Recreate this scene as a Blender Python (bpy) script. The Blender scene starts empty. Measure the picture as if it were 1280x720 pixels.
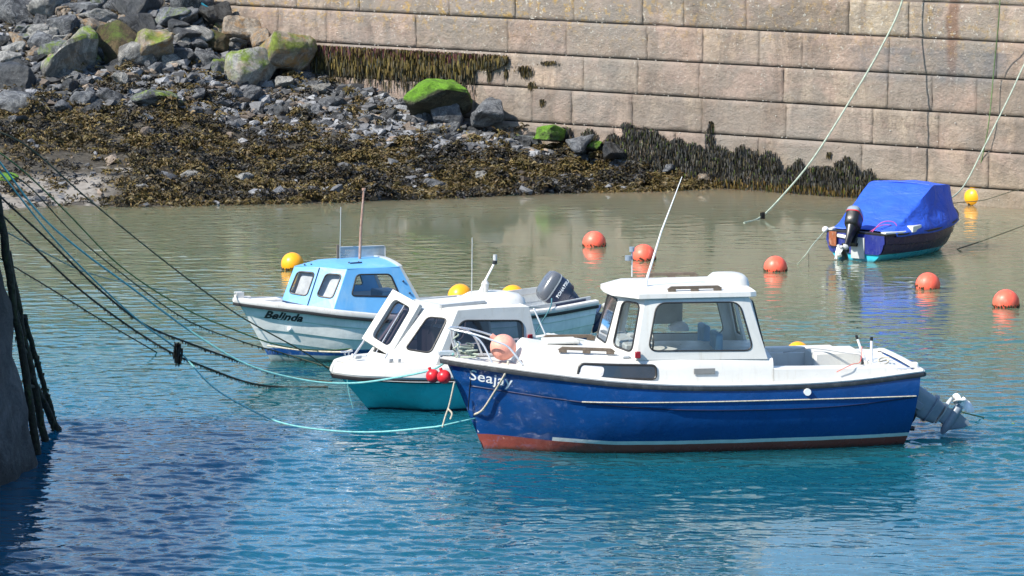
import bpy, bmesh, math, random
import numpy as np
from mathutils import Vector, Matrix, noise
from mathutils.bvhtree import BVHTree
R=math.radians
rnd=random.Random(7)
scene=bpy.context.scene
COL=scene.collection
# ---------------------------------------------------------------- camera geometry
FPX=5400.0; TH=math.atan(685/5400); CH=8.9*math.cos(TH)
_c,_s=math.cos(TH),math.sin(TH)
CAM=Vector((0,0,CH)); FW=Vector((0,_c,-_s)); UP=Vector((0,_s,_c)); RT=Vector((1,0,0))
def ray(u,v): return FW+RT*((u-640)/FPX)-UP*((v-360)/FPX)
def at(u,v,z=0.0):
    r=ray(u,v); return CAM+r*((z-CH)/r.z)
def aty(u,v,Y):
    r=ray(u,v); return CAM+r*(Y/r.y)
def depth(Y):
    """distance scale of the harbour: maps my first survey's distances to the long lens ones"""
    e=math.atan(8.7028/Y)-.21088; v=math.tan(e)*3200; return CH/math.tan(TH+math.atan(v/FPX))
def ad(u,v,Y): return aty(u,v,depth(Y))
cam_d=bpy.data.cameras.new('camera'); cam=bpy.data.objects.new('camera',cam_d); COL.objects.link(cam)
cam.location=CAM; cam.rotation_euler=(R(90)-TH,0,0)
cam_d.sensor_width=36; cam_d.lens=36*FPX/1280; cam_d.clip_end=3000; cam_d.clip_start=.1
scene.camera=cam
# ---------------------------------------------------------------- helpers
def tag(o,label=None,cat=None,group=None,kind=None):
    if label: o['label']=label
    if cat: o['category']=cat
    if group: o['group']=group
    if kind: o['kind']=kind
    return o
def empty(name,loc=(0,0,0),rz=0,rx=0,ry=0,parent=None):
    o=bpy.data.objects.new(name,None); COL.objects.link(o); o.location=loc; o.rotation_euler=(rx,ry,rz); o.empty_display_size=.2
    if parent: o.parent=parent
    return o
def smooth_mesh(me,ang=35):
    for p in me.polygons: p.use_smooth=True
    try: me.set_sharp_from_angle(angle=R(ang))
    except Exception: pass
def link(name,bm,mats,parent=None,smooth=True,ang=35,solid=0,bevel=0,seg=2,weld=True,offset=-1):
    if weld: bmesh.ops.remove_doubles(bm,verts=bm.verts,dist=1e-5)
    if solid: bmesh.ops.recalc_face_normals(bm,faces=bm.faces)
    me=bpy.data.meshes.new(name); bm.to_mesh(me); bm.free()
    if not isinstance(mats,(list,tuple)): mats=[mats]
    for m in mats: me.materials.append(m)
    if smooth: smooth_mesh(me,ang)
    o=bpy.data.objects.new(name,me); COL.objects.link(o)
    if parent: o.parent=parent
    if solid:
        m=o.modifiers.new('s','SOLIDIFY'); m.thickness=solid; m.offset=offset; m.use_even_offset=False
    if bevel:
        m=o.modifiers.new('b','BEVEL'); m.width=bevel; m.segments=seg; m.limit_method='ANGLE'; m.angle_limit=R(30); m.harden_normals=False
    return o
def quad(bm,a,b,c,d,mi=0):
    f=bm.faces.new([bm.verts.new(Vector(p)) for p in (a,b,c,d)]); f.material_index=mi; return f
def poly(bm,pts,mi=0):
    f=bm.faces.new([bm.verts.new(Vector(p)) for p in pts]); f.material_index=mi; return f
def box(bm,c,s,rot=None,mi=0,taper=(1,1)):
    c=Vector(c); hx,hy,hz=s[0]/2,s[1]/2,s[2]/2
    vs=[]
    for z,k in ((-hz,(1,1)),(hz,taper)):
        for x,y in ((-hx,-hy),(hx,-hy),(hx,hy),(-hx,hy)):
            p=Vector((x*k[0],y*k[1],z))
            if rot is not None: p=rot@p
            vs.append(bm.verts.new(c+p))
    for f in ((3,2,1,0),(4,5,6,7),(0,1,5,4),(1,2,6,5),(2,3,7,6),(3,0,4,7)):
        q=bm.faces.new([vs[i] for i in f]); q.material_index=mi
def catmull(pts,n):
    P=[Vector(p) for p in pts]
    if len(P)==2: return [P[0].lerp(P[1],i/n) for i in range(n+1)]
    out=[]; m=len(P)-1
    for i in range(n+1):
        s=i/n*m; k=min(int(s),m-1); t=s-k
        p0=P[k-1] if k>0 else P[0]*2-P[1]; p1=P[k]; p2=P[k+1]; p3=P[k+2] if k+2<=m else P[m]*2-P[m-1]
        out.append(.5*((2*p1)+(p2-p0)*t+(2*p0-5*p1+4*p2-p3)*t*t+(3*p1-p0-3*p2+p3)*t**3))
    return out
def tube(bm,path,r,seg=8,mi=0,caps=True):
    path=[Vector(p) for p in path]; n=len(path)
    rr=r if callable(r) else (lambda t:r)
    rings=[]; prev=None
    for i,p in enumerate(path):
        t=(path[min(i+1,n-1)]-path[max(i-1,0)]).normalized()
        if prev is None:
            a=Vector((0,0,1)) if abs(t.z)<.9 else Vector((1,0,0)); u=t.cross(a).normalized()
        else: u=(prev-t*prev.dot(t)).normalized()
        prev=u; w=t.cross(u); q=rr(i/max(n-1,1))
        rings.append([bm.verts.new(p+(u*math.cos(2*math.pi*k/seg)+w*math.sin(2*math.pi*k/seg))*q) for k in range(seg)])
    for i in range(n-1):
        for k in range(seg):
            f=bm.faces.new((rings[i][k],rings[i+1][k],rings[i+1][(k+1)%seg],rings[i][(k+1)%seg])); f.material_index=mi; f.smooth=True
    if caps:
        bm.faces.new(rings[0]).material_index=mi; bm.faces.new(list(reversed(rings[-1]))).material_index=mi
def sweep(bm,path,prof,mi=0,caps=True,side=None):
    """profile points (out,up) swept along path; out = horizontal, to the side away from side point or left of travel"""
    path=[Vector(p) for p in path]; n=len(path); rings=[]
    for i,p in enumerate(path):
        t=(path[min(i+1,n-1)]-path[max(i-1,0)]); t.z=0; t.normalize()
        o=Vector((-t.y,t.x,0))
        rings.append([bm.verts.new(p+o*a+Vector((0,0,b))) for a,b in prof])
    m=len(prof)
    for i in range(n-1):
        for k in range(m):
            f=bm.faces.new((rings[i][k],rings[i+1][k],rings[i+1][(k+1)%m],rings[i][(k+1)%m])); f.material_index=mi
    if caps:
        bm.faces.new(rings[0]).material_index=mi; bm.faces.new(list(reversed(rings[-1]))).material_index=mi
def superloft(bm,secs,n=28,mi=0,mat=None):
    """secs: (z,cx,cy,hx,hy,exp) -> stacked rounded sections"""
    rings=[]
    for z,cx,cy,hx,hy,e in secs:
        ring=[]
        for k in range(n):
            a=2*math.pi*k/n; c,s=math.cos(a),math.sin(a)
            p=Vector((cx+hx*math.copysign(abs(c)**(2/e),c),cy+hy*math.copysign(abs(s)**(2/e),s),z))
            if mat is not None: p=mat@p
            ring.append(bm.verts.new(p))
        rings.append(ring)
    for i in range(len(rings)-1):
        for k in range(n):
            f=bm.faces.new((rings[i][k],rings[i][(k+1)%n],rings[i+1][(k+1)%n],rings[i+1][k])); f.material_index=mi
    bm.faces.new(list(reversed(rings[0]))).material_index=mi; bm.faces.new(rings[-1]).material_index=mi
def ball(bm,c,r,su=20,sv=12,mi=0,scale=(1,1,1)):
    m=Matrix.Translation(Vector(c))@Matrix.Diagonal((scale[0],scale[1],scale[2],1))
    ret=bmesh.ops.create_uvsphere(bm,u_segments=su,v_segments=sv,radius=r,matrix=m)
    for v in ret['verts']:
        for f in v.link_faces: f.material_index=mi; f.smooth=True
# ---------------------------------------------------------------- materials
def newmat(name):
    m=bpy.data.materials.new(name); m.use_nodes=True; nt=m.node_tree; nt.nodes.clear()
    out=nt.nodes.new('ShaderNodeOutputMaterial'); b=nt.nodes.new('ShaderNodeBsdfPrincipled')
    nt.links.new(b.outputs[0],out.inputs[0]); return m,nt,b,out
class NB:
    def __init__(s,nt): s.nt=nt
    def n(s,t,**k):
        x=s.nt.nodes.new(t)
        for a,v in k.items(): setattr(x,a,v)
        return x
    def l(s,a,b): s.nt.links.new(a,b)
    def coord(s,kind='Object',scale=(1,1,1),loc=(0,0,0),rot=(0,0,0)):
        tc=s.n('ShaderNodeTexCoord'); mp=s.n('ShaderNodeMapping'); s.l(tc.outputs[kind],mp.inputs[0])
        mp.inputs['Scale'].default_value=scale; mp.inputs['Location'].default_value=loc; mp.inputs['Rotation'].default_value=rot
        return mp.outputs[0]
    def noise(s,vec,scale,detail=4,rough=.55,dist=0):
        x=s.n('ShaderNodeTexNoise'); s.l(vec,x.inputs['Vector']); x.inputs['Scale'].default_value=scale; x.inputs['Detail'].default_value=detail
        x.inputs['Roughness'].default_value=rough; x.inputs['Distortion'].default_value=dist; return x.outputs['Fac']
    def ramp(s,fac,stops,interp='LINEAR'):
        x=s.n('ShaderNodeValToRGB'); s.l(fac,x.inputs[0]); cr=x.color_ramp; cr.interpolation=interp
        while len(cr.elements)<len(stops): cr.elements.new(.5)
        for e,(p,c) in zip(cr.elements,stops):
            e.position=p; e.color=(c,c,c,1) if isinstance(c,(int,float)) else (*c,1)
        return x.outputs[0]
    def mix(s,f,a,b,mode='MIX'):
        x=s.n('ShaderNodeMix',data_type='RGBA',blend_type=mode)
        for sock,val in ((x.inputs[0],f),(x.inputs[6],a),(x.inputs[7],b)):
            if hasattr(val,'is_output'): s.l(val,sock)
            elif isinstance(val,(int,float)): sock.default_value=val
            else: sock.default_value=(*val,1)
        return x.outputs[2]
    def math(s,op,a,b=0,c=0,clamp=False):
        x=s.n('ShaderNodeMath',operation=op,use_clamp=clamp)
        for i,val in enumerate((a,b,c)):
            if hasattr(val,'is_output'): s.l(val,x.inputs[i])
            else: x.inputs[i].default_value=val
        return x.outputs[0]
    def sep(s,vec):
        x=s.n('ShaderNodeSeparateXYZ'); s.l(vec,x.inputs[0]); return x.outputs
    def maprange(s,v,a,b,c=0,d=1,smooth=False):
        x=s.n('ShaderNodeMapRange',clamp=True); 
        if smooth: x.interpolation_type='SMOOTHSTEP'
        s.l(v,x.inputs[0])
        for i,k in enumerate((a,b,c,d)): x.inputs[i+1].default_value=k
        return x.outputs[0]
    def bump(s,h,strength,dist,bsdf,normal=None):
        x=s.n('ShaderNodeBump'); s.l(h,x.inputs['Height']); x.inputs['Strength'].default_value=strength; x.inputs['Distance'].default_value=dist
        if normal is not None: s.l(normal,x.inputs['Normal'])
        if bsdf is not None: s.l(x.outputs[0],bsdf.inputs['Normal'])
        return x.outputs[0]
def simple(name,col,rough=.5,metal=0,var=.15,vs=6,bump=0,bs=40,spec=.5,coat=0,dirt=None,dirtamt=.5):
    m,nt,b,out=newmat(name); N=NB(nt); co=N.coord()
    n1=N.noise(co,vs,5,.6)
    dark=tuple(c*(1-var) for c in col); lite=tuple(min(1,c*(1+var*.6)) for c in col)
    c=N.ramp(n1,[(.3,dark),(.7,lite)])
    if dirt:
        n2=N.noise(N.coord(scale=(1,1,.35)),vs*1.7,6,.7)
        c=N.mix(N.ramp(n2,[(.52,0),(.72,dirtamt)]),c,dirt)
    N.l(c,b.inputs['Base Color']); b.inputs['Metallic'].default_value=metal
    rr=N.maprange(N.noise(co,vs*2.3,4),.3,.7,max(0,rough-.08),min(1,rough+.1)); N.l(rr,b.inputs['Roughness'])
    b.inputs['Specular IOR Level'].default_value=spec; b.inputs['Coat Weight'].default_value=coat; b.inputs['Coat Roughness'].default_value=.15
    if bump: N.bump(N.noise(co,bs,5,.6),1,bump,b)
    return m
M={}
M['white']=simple('white_gelcoat',(.60,.60,.575),.32,var=.05,vs=3,bump=.002,bs=9,dirt=(.42,.40,.35),dirtamt=.3)
def whitemat():
    m,nt,b,out=newmat('white_gelcoat'); N=NB(nt); co=N.coord()
    c=N.ramp(N.noise(co,2.5,5,.6),[(.3,(.585,.585,.555)),(.7,(.64,.64,.62))])
    st=N.ramp(N.noise(N.coord(scale=(7,7,.55)),1.5,7,.7),[(.53,0),(.74,.42)]); c=N.mix(st,c,(.40,.35,.27))
    gr=N.ramp(N.noise(N.coord(loc=(5,2,1)),6,9,.8),[(.60,0),(.70,.35)]); c=N.mix(gr,c,(.30,.28,.24))
    N.l(c,b.inputs['Base Color']); N.l(N.maprange(N.noise(co,7,5),.3,.7,.25,.5),b.inputs['Roughness']); N.bump(N.noise(co,9,4),1,.002,b); return m
M['white']=whitemat()
M['cream']=simple('cream_nonslip',(.56,.56,.53),.6,var=.07,vs=4,bump=.001,bs=150,dirt=(.36,.34,.3),dirtamt=.35)
M['skyblue']=simple('sky_blue_paint',(.125,.38,.70),.38,var=.07,vs=3,bump=.002,bs=9,dirt=(.42,.58,.68),dirtamt=.3)
M['rubber']=simple('black_rubber',(.018,.018,.02),.5,var=.3)
M['darkgrey']=simple('dark_grey_rail',(.075,.08,.09),.45,var=.3,vs=5,dirt=(.2,.2,.2),dirtamt=.4)
M['darkrail']=simple('dark_rubbing_strake',(.03,.035,.042),.5,var=.3,vs=5,dirt=(.16,.16,.16),dirtamt=.4)
M['railwhite']=simple('weathered_rail',(.62,.61,.6),.5,var=.12,vs=6,dirt=(.33,.3,.27),dirtamt=.5)
M['steel']=simple('stainless_steel',(.72,.73,.74),.3,metal=.55,var=.08)
M['darkglass']=simple('dark_tinted_glass',(.02,.03,.05),.06,var=.4,vs=2,spec=.8)
M['greymetal']=simple('grey_drive_paint',(.21,.26,.32),.35,var=.15,dirt=(.35,.36,.36),dirtamt=.4)
M['lightgrey']=simple('light_grey_paint',(.45,.47,.48),.35,var=.1,dirt=(.25,.25,.25),dirtamt=.4)
M['silver']=simple('silver_cowl',(.105,.115,.135),.3,var=.06,coat=.4)
M['navy']=simple('navy_cowl',(.018,.03,.075),.3,var=.1,coat=.3)
M['black']=simple('black_enamel',(.015,.016,.018),.35,var=.2)
M['red']=simple('red_plastic',(.62,.02,.03),.35,var=.1)
M['redlens']=simple('red_lens',(.25,.01,.02),.2,var=.1)
M['orange']=simple('orange_buoy_plastic',(.90,.13,.075),.42,var=.14,vs=6,dirt=(.80,.34,.24),dirtamt=.6,bump=.004,bs=18)
M['yellow']=simple('yellow_buoy_plastic',(.90,.39,.012),.35,var=.08,vs=8,dirt=(.55,.3,.02),dirtamt=.4)
M['pink']=simple('faded_pink_plastic',(.80,.34,.26),.5,var=.1,vs=9,dirt=(.75,.55,.48),dirtamt=.5)
M['weedring']=simple('growth_ring',(.05,.035,.015),.9,var=.5,vs=30,bump=.01,bs=60)
M['seatblue']=simple('blue_vinyl',(.15,.33,.52),.5)
M['wood']=simple('grey_teak',(.15,.115,.085),.65,var=.3,vs=20,bump=.002,bs=60)
M['rust']=simple('rusty_pole',(.34,.20,.15),.75,var=.4,vs=20,bump=.003,bs=60,dirt=(.5,.45,.42),dirtamt=.8)
M['interior']=simple('interior_grey',(.36,.38,.40),.6)
M['darkin']=simple('interior_dark',(.10,.11,.12),.7)
M['whitetext']=simple('white_vinyl',(.85,.86,.86),.4,var=.03)
M['blacktext']=simple('black_vinyl',(.012,.012,.014),.4,var=.1)
M['cloth']=simple('pale_cloth',(.7,.72,.75),.8,var=.15,bump=.01,bs=15)
M['ropewhite']=simple('cream_rope',(.55,.50,.40),.85,var=.35,vs=30,bump=.004,bs=160)
M['ropeteal']=simple('aqua_rope',(.20,.52,.52),.8,var=.25,vs=20,bump=.004,bs=160)
M['ropeblue']=simple('dull_blue_rope',(.07,.20,.24),.85,var=.4,vs=12,bump=.004,bs=160)
M['ropegreen']=simple('green_rope',(.13,.22,.08),.85,var=.4,vs=12,bump=.004,bs=160)
M['ropepale']=simple('pale_green_rope',(.38,.44,.36),.85,var=.3,vs=12,bump=.004,bs=160)
M['ropedark']=simple('weedy_dark_rope',(.045,.045,.035),.9,var=.5,vs=10,bump=.008,bs=90)
M['ropeolive']=simple('olive_weedy_rope',(.12,.12,.075),.9,var=.5,vs=10,bump=.008,bs=90)
M['oldtimber']=simple('weed_covered_timber',(.028,.026,.016),.85,var=.6,vs=9,bump=.03,bs=25,dirt=(.05,.08,.015),dirtamt=.8)
def glass(name,tint,refl=1.0):
    m,nt,b,out=newmat(name); N=NB(nt); nt.nodes.remove(b)
    tr=N.n('ShaderNodeBsdfTransparent'); tr.inputs[0].default_value=(*tint,1)
    gl=N.n('ShaderNodeBsdfGlossy'); gl.inputs['Roughness'].default_value=.03
    fr=N.n('ShaderNodeFresnel'); fr.inputs[0].default_value=1.5
    f=N.math('MULTIPLY_ADD',fr.outputs[0],1.6*refl,.02,clamp=True)
    mx=N.n('ShaderNodeMixShader'); N.l(f,mx.inputs[0]); N.l(tr.outputs[0],mx.inputs[1]); N.l(gl.outputs[0],mx.inputs[2]); N.l(mx.outputs[0],out.inputs[0])
    return m
M['glass']=glass('window_glass',(.86,.89,.89),.55); M['smoked']=glass('smoked_glass',(.36,.32,.36),.8); M['clear']=glass('clear_acrylic',(.86,.88,.88),1.6)
def hazeglass():
    m,nt,b,out=newmat('salt_hazed_acrylic'); N=NB(nt)
    tr=N.n('ShaderNodeBsdfTransparent'); tr.inputs[0].default_value=(.95,.95,.95,1)
    b.inputs['Base Color'].default_value=(.45,.52,.58,1); b.inputs['Roughness'].default_value=.15
    mx=N.n('ShaderNodeMixShader'); f=N.maprange(N.noise(N.coord(),5,5),.35,.7,.35,.7)
    N.l(f,mx.inputs[0]); N.l(tr.outputs[0],mx.inputs[1]); N.l(b.outputs[0],mx.inputs[2]); N.l(mx.outputs[0],out.inputs[0]); return m
M['haze_glass']=hazeglass()
def curtain():
    return simple('pale_curtain',(.62,.62,.66),.8,var=.25,vs=12)
M['curtain']=curtain()
def hullmat(name,bands,rough=.25,scuff=None,xcut=None,streak=None,bumpamt=.002,bow=0):
    """bands: list of (ztop,colour) from the bottom up"""
    m,nt,b,out=newmat(name); N=NB(nt); tc=N.n('ShaderNodeTexCoord'); o=N.sep(tc.outputs['Object'])
    wob=N.math('MULTIPLY_ADD',N.noise(N.coord(),3,3),.012,-.006)
    z=N.math('ADD',o[2],wob); z=N.math('SUBTRACT',z,N.maprange(o[0],1.2,2.7,0,bow)) if bow else z; col=bands[-1][1]; cur=None
    for i in range(len(bands)-2,-1,-1):
        zt,c=bands[i]; prev=cur if cur is not None else bands[-1][1]
        msk=N.math('LESS_THAN',z,zt)
        if xcut and i==xcut[0]: msk=N.math('MULTIPLY',msk,N.math('LESS_THAN',o[0],xcut[1]))
        cur=N.mix(msk,prev,c)
    v=N.ramp(N.noise(N.coord(),2.2,6,.65),[(.3,.80),(.7,1.08)]); cur=N.mix(1,cur,v,'MULTIPLY')
    if scuff:
        s=N.ramp(N.noise(N.coord(scale=(1,1,1.6)),4.5,8,.75,.8),[(.56,0),(.70,scuff[1])])
        gate=N.maprange(o[0],scuff[2],scuff[2]+1.2,.12,1)
        cur=N.mix(N.math('MULTIPLY',s,gate),cur,scuff[0])
    if streak:
        s=N.ramp(N.noise(N.coord(scale=(9,9,.7)),1.6,6,.7),[(.5,0),(.75,streak[1])]); cur=N.mix(s,cur,streak[0])
    # dark slime line just above the water
    sl=N.maprange(N.math('ADD',o[2],N.math('MULTIPLY',N.noise(N.coord(),14,5),.07)),.035,.09,.75,0)
    cur=N.mix(sl,cur,(.03,.035,.02))
    N.l(cur,b.inputs['Base Color'])
    N.l(N.maprange(N.noise(N.coord(),5,5),.3,.7,rough-.07,rough+.14),b.inputs['Roughness'])
    N.bump(N.noise(N.coord(),5,3),1,bumpamt*4,b); return m
M['hull_blue']=hullmat('navy_hull_paint',[(.125,(.33,.075,.055)),(.175,(.74,.76,.76)),(9,(.006,.060,.235))],.22,bow=.07,scuff=((.22,.27,.45),.5,.9),xcut=(1,1.95))
M['hull_white']=hullmat('white_clinker_paint',[(.10,(.42,.50,.50)),(.20,(.012,.09,.34)),(9,(.79,.81,.81))],.4,streak=((.50,.53,.54),.5))
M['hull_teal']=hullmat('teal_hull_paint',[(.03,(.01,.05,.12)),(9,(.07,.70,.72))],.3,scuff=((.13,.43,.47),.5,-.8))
M['hull_shade_blue']=hullmat('shaded_blue_hull',[(.13,(.03,.42,.58)),(9,(.012,.010,.050))],.25)  # hull sides darkened to their shade; the lit transom gets a brighter blue
# ================================================================ SKY, SUN
SUN=Vector((-.60,-.42,.70)).normalized()
w=bpy.data.worlds.new('World'); scene.world=w; w.use_nodes=True; nt=w.node_tree; nt.nodes.clear()
sky=nt.nodes.new('ShaderNodeTexSky'); sky.sky_type='NISHITA'; sky.sun_disc=False
sky.sun_elevation=math.asin(SUN.z); sky.sun_rotation=math.atan2(SUN.x,SUN.y)%(2*math.pi)
sky.air_density=1.0; sky.dust_density=.7; sky.ozone_density=2.5
bg=nt.nodes.new('ShaderNodeBackground'); bg.inputs[1].default_value=.13
wo=nt.nodes.new('ShaderNodeOutputWorld'); NW=NB(nt); cv=NW.coord('Generated',scale=(1,1,2.6)); ce=NW.sep(NW.coord('Generated'))
cf=NW.math('MULTIPLY',NW.ramp(NW.noise(cv,2.2,6,.6,.3),[(.53,0),(.64,.9)]),NW.maprange(ce[2],.02,.10,.3,1)); skyb=NW.mix(1,sky.outputs[0],(.70,.93,1.08),'MULTIPLY'); skyc=NW.mix(cf,skyb,(5.2,5.5,5.7)); nt.links.new(skyc,bg.inputs[0]); nt.links.new(bg.outputs[0],wo.inputs[0])
sd=bpy.data.lights.new('sun','SUN'); sd.energy=5.0; sd.angle=R(.53); sd.color=(1,.93,.82)
so=bpy.data.objects.new('sun',sd); COL.objects.link(so); so.rotation_euler=(-SUN).to_track_quat('-Z','Y').to_euler()
scene.view_settings.view_transform='Standard'; scene.view_settings.look='None'; scene.view_settings.exposure=.66; scene.view_settings.gamma=1
scene.render.engine='CYCLES'; scene.cycles.use_denoising=True; scene.cycles.max_bounces=8; scene.cycles.transparent_max_bounces=16
scene.cycles.caustics_reflective=False; scene.cycles.caustics_refractive=False
# ================================================================ TERRAIN FUNCTIONS
def interp(x,pts): return float(np.interp(x,[p[0] for p in pts],[p[1] for p in pts]))
W0=at(1280,262); W1=at(400,197); WSL=-(W1.y-W0.y)/(W1.x-W0.x)
def wallY(X): return W0.y+(W0.x-X)*WSL
def Ysh(X):
    if X>4.3: return wallY(X)+.3
    return interp(X,SHP)
SHP=[(-300,at(0,270).y),(-12,at(0,266).y)]+[(at(u,v).x,at(u,v).y) for u,v in ((0,262),(80,256),(150,259),(250,257),(400,254),(500,250),(640,244),(740,240),(840,238))]+[(4.3,wallY(4.3)+.3)]
def Hw(X): return interp(X,[(-40,4.2),(-12,4.0),(-9,3.7),(-7,3.35),(-6.2,2.7),(-5.4,2.05),(-4.1,1.72),(-3.2,1.5),(-2.2,1.25),(-.7,.86),(1,.46),(3.2,.16),(4.3,.02),(40,0)])
def zt(X,Y):
    ys=Ysh(X); yw=wallY(X)
    if Y<ys or yw-ys<.2: return max(-1.6,-(max(ys-Y,0))*.13-.02)
    s=min((Y-ys)/(yw-ys),1.3)
    h=Hw(X); z=h*(.42*s+.58*s**2.0)
    nz=noise.noise(Vector((X*.9,Y*.9,0)))*.10+noise.noise(Vector((X*2.7,Y*2.7,3)))*.05+noise.noise(Vector((X*8,Y*8,9)))*.02
    if X<-7.7 and s<.30: nz*=.15
    return z+nz*min(1,s*4)*min(1,h)
def sOf(X,Y):
    ys=Ysh(X); yw=wallY(X); return (Y-ys)/max(yw-ys,.2)
def hit(u,v):
    r=ray(u,v); a=at(0,300).y
    t0=None
    for i in range(420):
        Y=a+i*.1; p=CAM+r*(Y/r.y)
        if p.z<zt(p.x,p.y): return Vector((p.x,p.y,zt(p.x,p.y)))
    return None
# ---- shore mesh
def shore():
    xs=np.concatenate([np.linspace(-300,-40,14)[:-1],np.linspace(-40,-12,40)[:-1],np.linspace(-12,6,200)[:-1],np.linspace(6,40,30)[:-1],np.linspace(40,300,14)])
    ys=np.concatenate([np.linspace(-60,60,20)[:-1],np.linspace(60,79,24)[:-1],np.linspace(79,101,210)[:-1],np.linspace(101,130,16)[:-1],np.linspace(130,400,10)])
    nx,ny=len(xs),len(ys); V=[]
    for y in ys:
        for x in xs:
            V.append((x,y,zt(float(x),float(y))))
    Fc=[(j*nx+i,j*nx+i+1,(j+1)*nx+i+1,(j+1)*nx+i) for j in range(ny-1) for i in range(nx-1)]
    me=bpy.data.meshes.new('shore'); me.from_pydata(V,[],Fc); me.update()
    for p in me.polygons: p.use_smooth=True
    m,nt,b,out=newmat('muddy_shingle'); N=NB(nt); co=N.coord()
    o=N.sep(co)
    g=N.noise(co,9,8,.75); stones=N.ramp(g,[(.3,(.02,.018,.014)),(.5,(.055,.045,.03)),(.62,(.10,.095,.08)),(.72,(.19,.19,.18))])
    mudn=N.noise(co,1.3,6,.6,.5); mud=N.ramp(N.noise(co,6,6,.6),[(.3,(.18,.16,.14)),(.7,(.28,.26,.23))])
    # bare mud flat: low, on the far left, plus a few sandy streaks
    mask=N.math('MULTIPLY',N.maprange(o[0],-8.2,-7.5,1,0),N.maprange(o[2],.30,.42,1,0))
    mask=N.math('MULTIPLY',mask,N.ramp(mudn,[(.36,0),(.46,1)]))
    st=N.ramp(N.noise(N.coord(scale=(.35,1.3,1)),1.5,3,.5),[(.66,0),(.72,1)])
    st=N.math('MULTIPLY',st,N.maprange(o[2],.9,1.1,1,0)); mask=N.math('MAXIMUM',mask,st)
    N.l(N.mix(mask,stones,mud),b.inputs['Base Color']); b.inputs['Roughness'].default_value=.75
    N.bump(N.math('MULTIPLY',g,N.math('SUBTRACT',1.05,mask)),1,.06,b)
    me.materials.append(m)
    ob=bpy.data.objects.new('shore',me); COL.objects.link(ob); tag(ob,'muddy shingle foreshore sloping up to the stone harbour wall','ground',kind='structure')
shore()
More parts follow.
